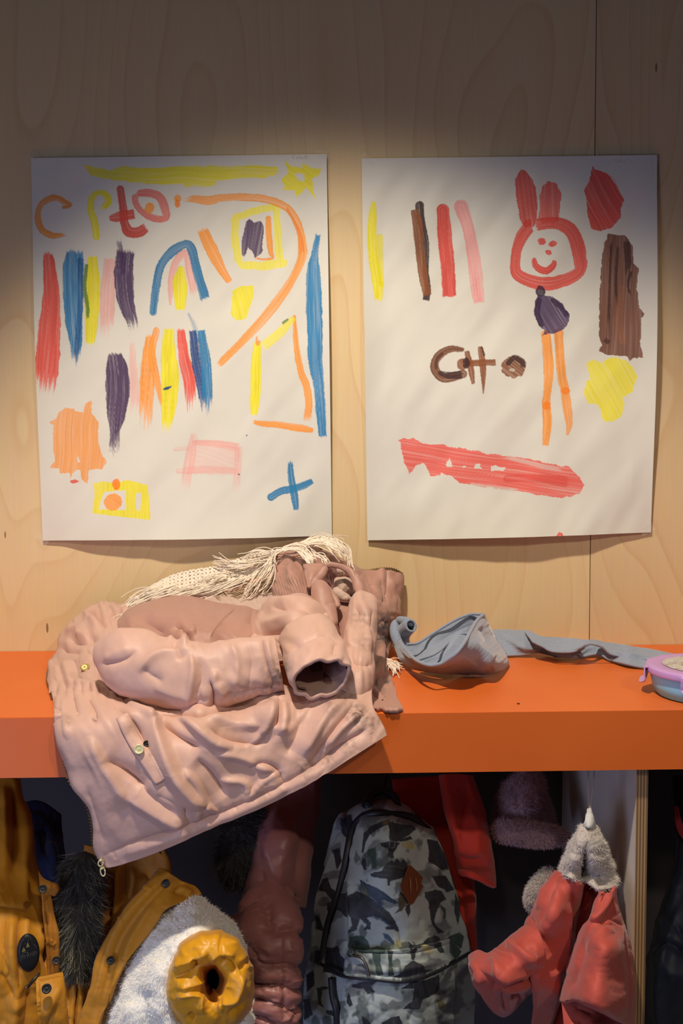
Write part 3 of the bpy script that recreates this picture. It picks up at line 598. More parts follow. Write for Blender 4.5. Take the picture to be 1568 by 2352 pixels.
M_PAPER = painted('poster paper with poster paint', .75, 900., .05)
M_TAPE = mat('clear sticky tape', (.8, .8, .78), .18, spec=.8, alpha=.10)
def hang(sh, name, label, sd, gap, tapes):
    P = W(sh.X, sh.Y, 0*sh.X); u, v = sh.U, sh.V
    wav = .0034*fbm(sh.X/90+sh.Y/150, sh.Y/260-sh.X/200, sd, 2)+.0016*fbm((sh.X+.8*sh.Y)/70, (sh.X*.8-sh.Y)/260, sd+4, 2)
    env = np.clip(np.minimum(np.minimum(u, 1-u), np.minimum(v*1.0, 1-v*.0))*14, 0.12, 1)
    off = .0042+gap(u, v)+wav*env+.0012
    P[..., 1] = -np.maximum(off, .0008)
    o = mobj(name, P, gfaces(*sh.n), M_PAPER, col=sh.C); tag(o, label, 'painting')
    for k, (x, y, a) in enumerate(tapes):
        i = np.linspace(-1, 1, 5)
        w, h = 17, 8; ca, sa = math.cos(a), math.sin(a)
        R = []
        for p in np.linspace(-1, 1, 3):
            for q in np.linspace(-1, 1, 7):
                X = x+q*w*ca-p*h*sa; Y = y+q*w*sa+p*h*ca
                pt = W(X, Y, 0.); pt[1] = -.0062-.0007*math.sin(q*5+k)-.0006*math.cos(p*3+k); R.append(pt)
        mobj('adhesive_tape', R, gfaces(3, 7), M_TAPE, o)
    return o
hang(A_, 'painting', 'white paper painting with rainbow and bright stripes, left of two', 1,
     lambda u, v: .022*np.clip(v*1.1-.1, 0, 1)**6*np.sin(PI*np.clip(u, 0, 1))**1.3+.010*np.clip(1-u*9, 0, 1)**2*np.sin(PI*v)**2+.011*np.clip(1-(1-u)*9, 0, 1)**2*np.sin(PI*v)**2,
     [(76, 368, -.7), (742, 357, .5), (98, 1238, .8)])
hang(B_, 'painting', 'white paper painting with a red bunny and brown letters, right of two', 9,
     lambda u, v: .024*np.clip(v*1.1-.1, 0, 1)**6*np.sin(PI*np.clip(u*.95+.05, 0, 1))**1.3+.010*np.clip(1-u*9, 0, 1)**2*np.sin(PI*v)**2+.016*np.clip(1-(1-u)*8, 0, 1)**2*np.sin(PI*v)**1.5,
     [(845, 368, .6), (1494, 366, .5), (868, 1232, .1), (1484, 1216, -.5)])
# ================================================================== the crumpled pink coat
PINK = np.array(lin((205, 165, 149)))
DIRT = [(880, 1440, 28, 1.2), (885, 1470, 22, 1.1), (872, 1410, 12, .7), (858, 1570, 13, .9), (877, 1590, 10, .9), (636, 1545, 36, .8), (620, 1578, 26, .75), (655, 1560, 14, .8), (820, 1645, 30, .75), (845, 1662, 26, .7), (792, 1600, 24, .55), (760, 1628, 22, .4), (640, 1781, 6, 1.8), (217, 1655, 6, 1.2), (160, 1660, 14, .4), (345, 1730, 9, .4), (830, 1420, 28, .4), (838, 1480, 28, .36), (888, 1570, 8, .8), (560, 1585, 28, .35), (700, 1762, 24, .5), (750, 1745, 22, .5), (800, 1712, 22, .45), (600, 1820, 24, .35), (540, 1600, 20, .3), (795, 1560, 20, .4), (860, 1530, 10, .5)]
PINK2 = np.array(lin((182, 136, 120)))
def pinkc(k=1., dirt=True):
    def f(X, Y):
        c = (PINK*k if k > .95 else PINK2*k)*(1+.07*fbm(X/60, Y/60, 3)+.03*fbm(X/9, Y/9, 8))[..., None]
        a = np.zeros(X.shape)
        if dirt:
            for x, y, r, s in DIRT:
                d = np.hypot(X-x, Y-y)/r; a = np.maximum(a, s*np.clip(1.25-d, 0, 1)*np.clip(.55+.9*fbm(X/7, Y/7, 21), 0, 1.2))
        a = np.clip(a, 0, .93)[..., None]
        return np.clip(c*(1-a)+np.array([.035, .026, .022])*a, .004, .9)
    return f
M_PINK = painted('dusty pink cotton', .5, 1400., .14, .45, crum=30., crumb=.10, sheen=.15)
M_PLIN = cloth('brown pink lining', L(150, 104, 94), .8, crum=60.)
M_SHERPA = cloth('tan fleece lining', L(200, 172, 156), .9, .25, 700., .8, .4)
coat = thing('winter_coat', 'crumpled dusty pink winter coat heaped on the orange worktop, hem hanging over the edge', 'coat', W(500, 1600, -.38))
YS = tps([(117, 1578, -.29), (180, 1582, -.35), (260, 1585, -.37), (400, 1605, -.385), (560, 1605, -.392), (700, 1590, -.395), (858, 1530, -.355), (840, 1560, -.38), (124, 1620, -.37), (300, 1632, -.440), (460, 1622, -.436), (600, 1622, -.440), (800, 1615, -.430), (852, 1600, -.405), (129, 1667, -.43), (300, 1680, -.449), (600, 1680, -.452), (860, 1650, -.436), (887, 1689, -.443), (150, 1742, -.445), (300, 1760, -.462), (500, 1760, -.468), (740, 1740, -.458), (186, 1825, -.45), (400, 1840, -.47), (651, 1829, -.462), (215, 1900, -.45), (350, 1910, -.462), (240, 1985, -.44), (500, 1890, -.462)])
SK = [  # folds of the hanging front
    ([(235, 1560), (275, 1594), (330, 1618), (400, 1634), (440, 1648), (490, 1634), (560, 1618), (650, 1592)], 12, -.012),
    ([(330, 1622), (366, 1695), (402, 1775), (447, 1832), (498, 1866)], 20, .014, 's'), ([(300, 1640), (340, 1720), (376, 1790), (410, 1830)], 16, -.006), ([(366, 1650), (410, 1690), (462, 1722)], 13, -.011, 's'), ([(395, 1636), (440, 1662), (492, 1706), (534, 1718)], 15, .010, 'S'),
    ([(236, 1744), (285, 1776), (343, 1812)], 14, -.009, 'S'), ([(205, 1690), (232, 1745), (262, 1790), (300, 1850)], 18, .008, 's'), ([(290, 1826), (360, 1866), (440, 1905)], 18, .008, 'S'), ([(262, 1740), (310, 1796), (352, 1832), (420, 1878)], 12, -.006),
    ([(437, 1888), (426, 1868), (430, 1840)], 7, -.004), ([(452, 1885), (458, 1855)], 6, .003), ([(472, 1845), (490, 1858), (508, 1868)], 4, .004), ([(641, 1600), (640, 1635), (633, 1672)], 7, -.014, 'S'), ([(648, 1602), (651, 1650), (646, 1690)], 10, .010), ([(626, 1604), (622, 1645), (600, 1690), (560, 1718)], 12, .008, 's'),
    ([(815, 1616), (772, 1666), (730, 1724), (702, 1766)], 11, -.012, 'S'), ([(842, 1674), (790, 1706), (738, 1742)], 7, -.010), ([(830, 1636), (784, 1676), (748, 1722)], 10, .009, 's'), ([(794, 1608), (744, 1662), (694, 1738)], 14, .010, 's'), ([(690, 1640), (680, 1690), (655, 1740)], 16, -.006),
    ([(470, 1670), (520, 1700), (580, 1708), (625, 1694)], 12, -.009, 'S'), ([(470, 1640), (540, 1668), (604, 1662)], 16, .008, 'S'), ([(490, 1728), (560, 1742), (602, 1762), (642, 1772)], 14, .008, 'S'), ([(570, 1762), (608, 1752), (640, 1774), (650, 1802)], 7, -.007), ([(450, 1740), (490, 1780), (520, 1832)], 14, -.007, 's'), ([(506, 1790), (562, 1798), (570, 1834)], 7, .006),
    ([(420, 1766), (452, 1798), (472, 1850)], 11, .007, 's'), ([(258, 1616), (300, 1650), (332, 1704)], 10, -.008), ([(200, 1600), (222, 1640), (217, 1672)], 7, -.004), ([(150, 1600), (148, 1640), (160, 1700)], 7, .004), ([(170, 1600), (180, 1650)], 6, -.004), ([(135, 1600), (136, 1640)], 5, .004), ([(290, 1600), (330, 1640), (350, 1660)], 9, .008, 'S'),
    ([(242, 1962), (298, 1936), (395, 1905), (502, 1866), (541, 1852), (640, 1806), (706, 1768), (770, 1725), (838, 1678)], 4.5, -.0085, 'v'), ([(250, 1972), (310, 1952), (395, 1922), (502, 1882), (640, 1820), (760, 1755), (850, 1695)], 15, .004),
    ([(860, 1545), (800, 1570), (740, 1598), (690, 1615)], 10, .007), ([(200, 1800), (216, 1860), (240, 1940)], 10, -.003), ([(560, 1850), (600, 1800), (650, 1770)], 12, .005, 's')]
SK += wr(8, 300, 1800, 660, 1900, 55, 30, 60, 8, .0014, 5)+wr(12, 560, 1600, 860, 1760, 125, 20, 60, 6, .0014, 7)
for q in range(16):
    t = q/15; x = 262+t*590; y = 1962-t*265+((t-.5)**2-.25)*-70
    SK.append(([(x-3, y-14), (x+random.uniform(-4, 9), y+random.uniform(4, 14))], 3.5, random.uniform(-.0018, .0008)))
gather = lambda X, Y: .0016*np.sin(X/3.1+.6*np.sin(Y/7))*np.exp(-((Y-1588)/15)**2)*np.clip((330-X)/60, 0, 1)
S_T = [(117, 1578), (180, 1584), (260, 1592), (400, 1610), (540, 1590), (640, 1574), (700, 1596), (755, 1584), (801, 1552), (858, 1530)]
S_B = [(238, 1984), (252, 1991), (298, 1978), (368, 1951), (480, 1900), (541, 1876), (651, 1829), (743, 1780), (887, 1689)]
S_L = [(117, 1578), (124, 1614), (129, 1667), (138, 1710), (150, 1742), (164, 1795), (186, 1825), (204, 1855), (215, 1900), (218, 1948), (238, 1984)]
S_R = [(858, 1530), (852, 1585), (856, 1630), (875, 1662), (887, 1689)]
piece('front_panel', M_PINK, coat, S_T, S_B, S_L, S_R, YS, (230, 300), SK, (.0008, 60.), (.0002, 18.), .005, 2, {'t': (.12, .034), 'l': (.02, .008)}, pinkc(), lambda X, Y: gather(X, Y)+.0030*crease(X, Y, 58, 140, 52, 61)*np.clip((620-X)/120, 0, 1)+.0034*crease(X, Y, 122, 130, 46, 64)*np.clip((X-500)/120, 0, 1), key='skirt')
def sk(x, y, d=0.):   # depth on the hanging front, d metres in front of it
    P, N, X, Y = GR['skirt']; i = np.argmin((X-x)**2+(Y-y)**2); return P.reshape(-1, 3)[i, 1]-d
# elastic waist and side of the coat lying on the worktop
YB = tps([(204, 1397, -.05), (330, 1400, -.10), (142, 1457, -.10), (240, 1460, -.19), (330, 1480, -.23), (116, 1525, -.17), (200, 1530, -.27), (330, 1560, -.33), (119, 1592, -.31), (220, 1600, -.368), (340, 1620, -.385)])
BF = [([(222, 1520), (240, 1556), (275, 1590), (330, 1618)], 11, -.014), ([(205, 1399), (222, 1418), (247, 1447)], 6, -.010, 'v'), ([(195, 1405), (212, 1428), (236, 1450)], 9, .008), ([(150, 1452), (190, 1450), (235, 1432)], 12, .009), ([(160, 1475), (200, 1478), (225, 1462)], 8, -.008), ([(180, 1462), (205, 1466)], 6, .005), ([(250, 1392), (272, 1404), (300, 1405)], 7, .006), ([(250, 1412), (285, 1418)], 6, -.007),
      ([(140, 1490), (165, 1500), (190, 1500)], 8, -.005), ([(150, 1520), (160, 1560), (165, 1580)], 9, .005), ([(172, 1515), (178, 1560)], 7, -.004), ([(220, 1530), (245, 1560), (280, 1590)], 9, -.008), ([(130, 1530), (135, 1570)], 7, .004), ([(183, 1508), (212, 1506), (213, 1556), (182, 1558), (183, 1508)], 3.5, -.002), ([(150, 1570), (200, 1575), (280, 1592)], 9, .004)]
piece('side_panel', M_PINK, coat, [(204, 1397), (225, 1388), (247, 1384), (280, 1388), (330, 1400)], [(117, 1592), (180, 1600), (260, 1606), (340, 1622)], [(204, 1397), (170, 1428), (142, 1457), (133, 1490), (115, 1525), (109, 1557), (117, 1592)], [(330, 1400), (330, 1480), (330, 1560), (340, 1622)], YB, (150, 130), BF+wr(6, 120, 1420, 300, 1570, 60, 40, 36, 6, .0018, 9), (.0008, 40.), (.0002, 12.), .005, 5, {'l': (.10, .018), 't': (.06, .015)}, pinkc(.96), lambda X, Y: gather(X, Y)+.005*crease(X, Y, 75, 70, 30, 71))
# near sleeve, lying towards the right with its cuff flattened
SF = [([(232, 1528), (262, 1524), (289, 1515), (315, 1498)], 6, -.005), ([(240, 1512), (275, 1500), (300, 1490)], 10, .003), ([(384, 1476), (408, 1458), (428, 1492)], 6, .008), ([(395, 1482), (412, 1500), (418, 1520)], 8, -.005), ([(318, 1545), (350, 1512), (400, 1498), (450, 1494)], 12, .006), ([(330, 1530), (345, 1550), (380, 1570)], 10, -.004),
      ([(436, 1500), (444, 1540), (436, 1590), (430, 1625)], 9, .006), ([(456, 1510), (462, 1560), (450, 1610)], 8, -.004), ([(484, 1560), (491, 1595), (488, 1632)], 5, -.009), ([(462, 1575), (472, 1600), (474, 1630)], 8, .004), ([(505, 1565), (512, 1600)], 10, .003), ([(500, 1540), (492, 1565), (520, 1600)], 10, .006), ([(440, 1636), (455, 1610), (480, 1598)], 5, -.004), ([(602, 1463), (612, 1520), (630, 1582)], 3, -.006, 'v'), ([(612, 1463), (622, 1520), (640, 1580)], 5, .003), ([(480, 1592), (540, 1590), (600, 1580), (650, 1568)], 3, -.003, 'v'),
      ([(530, 1478), (545, 1520), (540, 1580)], 10, .004), ([(570, 1475), (578, 1520), (570, 1590)], 8, -.003), ([(350, 1570), (400, 1590), (440, 1600)], 12, .004)]+[]
tube('sleeve', [(222, 1488, -.345, 30), (250, 1499, -.362, 54), (300, 1516, -.378, 75), (380, 1545, -.396, 74), (470, 1553, -.404, 75), (560, 1538, -.402, 67), (641, 1522, -.398, 58)], M_PINK, coat, 200, 120, .62, (.12, 0), SF, (.0012, 75.), .004, 3, lambda X, Y, t: .0040*crease(X, Y, 70, 90, 52, 81), None, (.0002, 14.))
# colour for tubes is laid on afterwards
def tint(o, k=1.):
    me = o.data; V = np.empty(len(me.vertices)*3); me.vertices.foreach_get('co', V); V = V.reshape(-1, 3)
    if o.parent: V = V+np.array(o.matrix_world.translation)*0
    X, Y = proj(V); c = pinkc(k)(X, Y); at = me.color_attributes.new('paint', 'FLOAT_COLOR', 'POINT'); c4 = np.ones((len(V), 4), np.float32); c4[:, :3] = c; at.data.foreach_set('color', c4.ravel())
    return o
tint([o for o in coat.children if o.name.startswith('sleeve')][-1])
# far sleeve: bends over and opens towards the viewer
UF = [([(575, 1458), (605, 1455), (640, 1452), (680, 1440), (702, 1430)], 7, -.010), ([(600, 1440), (640, 1425), (690, 1412), (720, 1425)], 12, .007), ([(625, 1400), (655, 1398), (690, 1402), (725, 1428)], 8, -.006), ([(612, 1412), (640, 1388), (690, 1385), (740, 1415), (772, 1450)], 11, .007), ([(660, 1470), (690, 1455), (706, 1440)], 7, -.007), ([(724, 1432), (750, 1452), (765, 1480)], 6, -.005), ([(735, 1418), (765, 1448)], 5, .005)]
tint(piece('sleeve', M_PINK, coat, [(598, 1408), (612, 1388), (632, 1374), (651, 1370), (688, 1371), (719, 1382), (749, 1410)], [(560, 1492), (640, 1520), (700, 1500), (786, 1508)], [(598, 1408), (583, 1438), (566, 1470), (560, 1492)], [(749, 1410), (774, 1437), (785, 1465), (786, 1508)],
      [(598, 1408, -.22), (651, 1370, -.25), (749, 1410, -.25), (660, 1430, -.325), (720, 1440, -.33), (570, 1470, -.27), (640, 1490, -.33), (786, 1508, -.30), (774, 1437, -.26), (700, 1490, -.345)], (110, 120), UF, (.0008, 40.), (.0002, 12.), .005, 8, {'t': (.25, .04), 'l': (.12, .02), 'r': (.12, .03)}, None, lambda X, Y: .005*crease(X, Y, 25, 80, 40, 83)))
cf = tube('cuff', [(700, 1452, -.33, 58), (714, 1480, -.36, 66), (728, 1522, -.40, 70), (738, 1560, -.44, 67)], M_PINK, coat, 70, 110, .70, (0, 0), [([(655, 1510), (700, 1478), (750, 1462), (785, 1490)], 3, -.003, 'v'), ([(690, 1545), (720, 1500), (730, 1470)], 9, .003), ([(765, 1510), (770, 1480)], 7, -.003)]+[], (.0015, 40.), .005, 9, lambda X, Y, t: .0022*np.clip(t*6-5.1, 0, 1)*np.sin(X/6+Y/9)+.003*crease(X, Y, 70, 60, 40, 85))
tint(cf)
tube('cuff_lining', [(704, 1462, -.34, 50), (714, 1484, -.362, 59), (728, 1522, -.399, 64), (737, 1556, -.433, 62)], M_PLIN, coat, 40, 70, .68, (.5, 0), wr(16, 670, 1500, 800, 1610, 60, 40, 50, 8, .004, 17), (.005, 30.), 0, 10)
# rounded fold standing up at the right
GF = [([(812, 1400), (838, 1420), (850, 1450)], 8, -.004), ([(830, 1380), (845, 1430), (840, 1500)], 9, .004), ([(805, 1440), (808, 1490)], 8, .004), ([(853, 1400), (850, 1470)], 6, -.004), ([(800, 1520), (830, 1530), (858, 1528)], 8, -.005)]+[]
tint(tube('rolled_front', [(832, 1360, -.235, 12), (834, 1378, -.25, 27), (833, 1400, -.27, 32), (831, 1450, -.305, 36), (824, 1500, -.345, 37), (818, 1560, -.385, 40), (790, 1600, -.40, 40)], M_PINK, coat, 130, 80, .75, (.09, .0), GF, (.001, 40.), .004, 21, lambda X, Y, t: .0055*crease(X, Y, 92, 110, 26, 87), None, (.0002, 12.)), .97)
# flap with zip against the wall and down to the worktop
YF = tps([(790, 1296, -.045), (832, 1312, -.04), (909, 1313, -.022), (924, 1321, -.018), (860, 1360, -.08), (915, 1380, -.035), (870, 1420, -.125), (912, 1419, -.055), (850, 1490, -.18), (892, 1495, -.105), (850, 1550, -.28), (893, 1550, -.23), (924, 1630, -.397), (840, 1625, -.39), (880, 1600, -.345)])
FF = [([(885, 1310), (888, 1345), (884, 1385), (880, 1425)], 3, -.004, 'v'), ([(900, 1320), (902, 1380), (896, 1430)], 8, .003), ([(872, 1330), (880, 1365), (868, 1400)], 8, -.006), ([(850, 1340), (868, 1375), (872, 1400)], 12, .008), ([(880, 1385), (878, 1420), (868, 1445)], 7, .006), ([(862, 1440), (880, 1425), (890, 1440)], 7, -.006), ([(868, 1470), (872, 1520), (860, 1560)], 9, .008), ([(885, 1470), (880, 1530), (890, 1580)], 7, -.006), ([(858, 1565), (876, 1590), (882, 1612)], 6, -.010), ([(848, 1580), (865, 1605), (890, 1613)], 6, .007), ([(855, 1622), (890, 1625), (915, 1622)], 5, .003), ([(895, 1570), (905, 1605)], 6, .004), ([(800, 1320), (850, 1350), (880, 1400)], 10, -.004)]
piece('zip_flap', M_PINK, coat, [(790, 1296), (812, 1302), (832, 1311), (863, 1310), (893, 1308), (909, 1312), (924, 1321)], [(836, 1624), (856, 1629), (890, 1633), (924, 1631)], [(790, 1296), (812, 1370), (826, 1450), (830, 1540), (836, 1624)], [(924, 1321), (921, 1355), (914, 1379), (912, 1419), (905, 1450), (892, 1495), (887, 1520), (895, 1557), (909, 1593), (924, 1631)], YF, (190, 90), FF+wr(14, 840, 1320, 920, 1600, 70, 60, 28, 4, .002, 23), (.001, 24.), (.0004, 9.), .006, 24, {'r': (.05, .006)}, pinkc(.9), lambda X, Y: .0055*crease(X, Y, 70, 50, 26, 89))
# hood against the wall, ribbed at its left
YH = tps([(642, 1268, -.06), (700, 1250, -.045), (780, 1282, -.045), (832, 1312, -.05), (628, 1320, -.10), (628, 1380, -.17), (690, 1330, -.17), (690, 1390, -.22), (760, 1330, -.12), (760, 1400, -.20), (840, 1360, -.10), (850, 1440, -.19)])
def ribs(X, Y):
    q = X*.955-Y*.30; return .0017*np.sin(q*2*PI/5.6)*np.clip((Y-1322-.12*(X-640))/18, 0, 1)*np.clip((722-X)/15, 0, 1)*np.clip((X-628)/6, .3, 1)
HF = [([(655, 1280), (672, 1300), (668, 1330)], 9, .006), ([(690, 1275), (672, 1290), (690, 1315)], 7, -.006), ([(684, 1302), (668, 1330), (690, 1345)], 8, .006), ([(700, 1300), (696, 1330), (712, 1352)], 6, -.007), ([(706, 1316), (708, 1340), (716, 1356)], 5, .005), ([(720, 1262), (770, 1285), (815, 1310)], 6, -.005), ([(740, 1280), (790, 1298), (825, 1325)], 8, .006), ([(640, 1300), (638, 1340)], 8, .004), ([(760, 1276), (800, 1300)], 4, -.003)]
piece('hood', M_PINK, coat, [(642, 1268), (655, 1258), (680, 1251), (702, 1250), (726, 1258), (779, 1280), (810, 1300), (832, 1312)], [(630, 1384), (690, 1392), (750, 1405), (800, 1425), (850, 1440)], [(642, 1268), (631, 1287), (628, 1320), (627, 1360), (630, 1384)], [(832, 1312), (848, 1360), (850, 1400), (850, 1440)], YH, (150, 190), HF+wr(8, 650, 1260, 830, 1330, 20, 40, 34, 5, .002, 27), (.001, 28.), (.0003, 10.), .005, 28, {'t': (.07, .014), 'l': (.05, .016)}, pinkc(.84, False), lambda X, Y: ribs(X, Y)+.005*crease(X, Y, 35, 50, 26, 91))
# folds round the hood opening
M_DPK = cloth('hood inside with shade in colour', L(140, 98, 90), .85)  # darker mauve puts the shade of the hood hollow into the colour
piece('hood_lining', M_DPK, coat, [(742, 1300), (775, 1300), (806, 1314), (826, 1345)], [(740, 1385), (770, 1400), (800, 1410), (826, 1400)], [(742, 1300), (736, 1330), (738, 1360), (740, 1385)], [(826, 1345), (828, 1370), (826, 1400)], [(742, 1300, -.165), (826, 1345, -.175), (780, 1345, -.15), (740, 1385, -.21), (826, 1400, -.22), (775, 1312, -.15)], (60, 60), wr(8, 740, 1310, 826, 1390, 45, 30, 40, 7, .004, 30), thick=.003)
for pth, rt in (([(746, 1301, -.205, 3), (758, 1297, -.205, 4), (772, 1299, -.205, 4), (790, 1304, -.205, 5), (806, 1314, -.208, 6), (817, 1330, -.215, 9), (823, 1348, -.225, 10), (826, 1366, -.24, 6)], .45), ([(747, 1302, -.215, 5), (738, 1320, -.222, 8), (726, 1334, -.225, 7), (714, 1350, -.23, 5)], .6), ([(737, 1334, -.225, 6), (736, 1350, -.24, 18), (742, 1380, -.255, 23), (752, 1412, -.27, 20), (764, 1440, -.285, 12)], .7), ([(744, 1340, -.225, 4), (756, 1360, -.24, 7), (768, 1378, -.25, 7), (776, 1395, -.26, 5)], .7)):
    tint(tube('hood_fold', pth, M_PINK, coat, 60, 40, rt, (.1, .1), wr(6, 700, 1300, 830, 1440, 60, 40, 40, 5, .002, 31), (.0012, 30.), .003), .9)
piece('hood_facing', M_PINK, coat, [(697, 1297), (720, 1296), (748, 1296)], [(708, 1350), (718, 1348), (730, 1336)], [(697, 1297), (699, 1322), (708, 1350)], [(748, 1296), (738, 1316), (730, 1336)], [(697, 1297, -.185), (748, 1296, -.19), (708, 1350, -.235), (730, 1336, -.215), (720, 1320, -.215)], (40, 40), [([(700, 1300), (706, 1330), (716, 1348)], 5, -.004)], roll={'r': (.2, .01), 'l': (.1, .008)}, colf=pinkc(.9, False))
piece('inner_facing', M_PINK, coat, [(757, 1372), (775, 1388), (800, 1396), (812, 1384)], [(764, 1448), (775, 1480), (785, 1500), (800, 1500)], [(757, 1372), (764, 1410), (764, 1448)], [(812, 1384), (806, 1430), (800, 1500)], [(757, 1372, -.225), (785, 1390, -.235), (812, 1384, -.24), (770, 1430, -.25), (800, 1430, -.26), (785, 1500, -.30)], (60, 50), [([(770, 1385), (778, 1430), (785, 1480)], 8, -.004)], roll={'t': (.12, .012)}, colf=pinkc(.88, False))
for pth in ([(770, 1350, -.18, 14), (785, 1344, -.185, 20), (800, 1352, -.185, 20), (812, 1362, -.185, 10)], [(774, 1312, -.178, 8), (785, 1311, -.18, 11), (795, 1317, -.18, 8)], [(765, 1352, -.20, 8), (785, 1368, -.208, 10), (806, 1378, -.208, 7)]):
    tube('fleece_lining', pth, M_SHERPA, coat, 36, 32, .8, (.2, .2), (), (.003, 16.), 0, 33)
button('snap_button', 795, 1312, -.205, .0035, M_BRASS, coat)
# mound of the back behind the near sleeve
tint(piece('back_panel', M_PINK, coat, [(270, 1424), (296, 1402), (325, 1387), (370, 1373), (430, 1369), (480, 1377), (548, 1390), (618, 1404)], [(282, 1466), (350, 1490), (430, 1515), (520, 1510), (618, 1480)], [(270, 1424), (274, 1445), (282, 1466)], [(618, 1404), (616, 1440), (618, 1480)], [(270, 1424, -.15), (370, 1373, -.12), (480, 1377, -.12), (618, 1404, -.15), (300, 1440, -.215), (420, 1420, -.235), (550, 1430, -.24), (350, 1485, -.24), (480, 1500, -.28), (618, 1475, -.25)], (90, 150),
      [([(547, 1392), (524, 1415), (500, 1440), (478, 1474)], 2.2, -.005, 'v'), ([(556, 1396), (532, 1420), (508, 1446)], 6, .002), ([(300, 1440), (340, 1432), (380, 1460)], 12, -.008), ([(395, 1455), (410, 1440), (430, 1455), (440, 1480)], 8, -.006), ([(420, 1450), (450, 1448)], 8, .004), ([(580, 1400), (575, 1440)], 8, -.004)], (.001, 50.), (.0002, 14.), .005, 36, {'t': (.3, .05), 'l': (.08, .02)}, None, lambda X, Y: .005*crease(X, Y, 35, 110, 50, 93)), .93)
piece('fleece_lining', M_SHERPA, coat, [(470, 1372), (530, 1366), (590, 1362), (640, 1362)], [(470, 1400), (540, 1412), (600, 1420), (640, 1410)], [(470, 1372), (470, 1400)], [(640, 1362), (640, 1410)], [(470, 1372, -.11), (640, 1362, -.12), (470, 1400, -.13), (640, 1410, -.17)], (30, 60), nz=(.004, 12.), thick=.004)
# pocket welt, snaps, zips
PW = [([(272, 1655), (362, 1800)], 3, -.0015), ([(290, 1641), (376, 1790)], 3, -.0015)]
PWf = lambda X, Y: np.vectorize(lambda a, b: sk(a, b))(X, Y)
G_ = coons([(267, 1651), (280, 1642), (293, 1638)], [(357, 1802), (369, 1797), (381, 1789)], [(267, 1651), (290, 1700), (318, 1745), (357, 1802)], [(293, 1638), (318, 1690), (345, 1728), (381, 1789)], 40, 12)
Yp = PWf(G_[..., 0], G_[..., 1]); Yp = (Yp+np.roll(Yp, 1, 0)*0)-.0045
Pp = W(G_[..., 0], G_[..., 1], Yp); Pp[:, 0, 1] += .003; Pp[:, -1, 1] += .0015
mobj('pocket_welt', Pp, gfaces(40, 12, flip=True), M_PINK, coat, col=pinkc(1.03)(G_[..., 0], G_[..., 1]), thick=.003)
Q = [(337, 1708), (345, 1716), (352, 1735), (364, 1755), (360, 1757), (348, 1745), (338, 1722)]
pk = np.array([W(x, y, sk(x, y, .0025)) for x, y in Q]); mobj('pocket_slit_shade', pk, [list(range(len(Q)))], mat('pocket shade', L(30, 22, 22), .9), coat)  # flat dark patch painted for the shade in the pocket opening
button('snap_button', 319, 1721, sk(319, 1721, .011), .0064, M_GOLD, coat)
b_ = button('snap_button', 195, 1533, -.288, .0064, M_BRASS, coat, n=(.1, -.75, .65))
button('snap_button', 336, 1708, sk(336, 1708, .004), .004, M_BLACK, coat)
M_ZTAPE = mat('zip tape', L(120, 92, 82), .9)
z = lambda pts, d: [(x-3, y, sk(x, y, d)) for x, y in pts]
zipteeth(z([(150, 1744), (156, 1775), (166, 1798), (187, 1826), (204, 1855), (213, 1895), (217, 1940), (226, 1966), (232, 1976)], .003), M_BRASS, 'zipper', coat, tape=M_ZTAPE)
zipteeth([(128, 1506, -.145), (118, 1524, -.165), (109, 1545, -.205), (110, 1565, -.245), (117, 1585, -.29), (121, 1606, -.335)], M_BRASS, 'zipper', coat, tape=M_ZTAPE)
zipteeth([(826, 1310, -.042), (845, 1311, -.036), (870, 1307, -.031), (893, 1306, -.027), (910, 1310, -.023), (924, 1319, -.019)], M_BRASS, 'zipper', coat, tape=M_ZTAPE)
zipteeth([(630, 1300, -.098), (632, 1284, -.085), (643, 1266, -.068), (662, 1254, -.055), (690, 1249, -.048), (712, 1250, -.046), (740, 1262, -.046)], M_BRASS, 'zipper', coat, tape=M_ZTAPE)
def ring(c, rx, ry, r, ang=0, k=24):
    a = np.linspace(0, 2*PI, k); ca, sa = math.cos(ang), math.sin(ang); x = rx*np.cos(a); y = ry*np.sin(a)
    P = np.array(c)+np.stack([x*ca-y*sa, .15*x, x*sa+y*ca], 1); return strand(P, r, 6)
zc = W(231, 1983, -.446); zd = W(236, 2002, -.446)
V, F_ = join([ring(zc, .0030, .0040, .0009), strand([W(232, 1988, -.447), W(234, 1996, -.447)], .0011), ring(zd, .0028, .0060, .0009, .15), strand([W(230, 1977, -.445), W(236, 1974, -.445)], .0018)])
mobj('zip_pull', V, F_, M_GOLD, coat)
# ================================================================== cream crochet scarf behind the coat
M_YARN = cloth('cream wool yarn', L(246, 230, 210), .9, .18, 1500., .5, .5, crum=300., crumb=.2)
M_YPK = cloth('peach crochet', L(226, 178, 150), .9, .2, 900., .6, .4, crum=200., crumb=.5)
M_FAWN = cloth('fawn wool yarn', L(178, 148, 116), .9, .2, 1500., .5, .4)
scarf = thing('crochet_scarf', 'cream crochet scarf with long fringe tucked along the back of the pink coat', 'scarf', W(470, 1370, -.06))
SCY = tps([(325, 1352, -.035), (480, 1300, -.035), (640, 1262, -.035), (330, 1395, -.095), (450, 1370, -.085), (560, 1345, -.085), (640, 1330, -.08), (640, 1375, -.10), (500, 1385, -.10)])
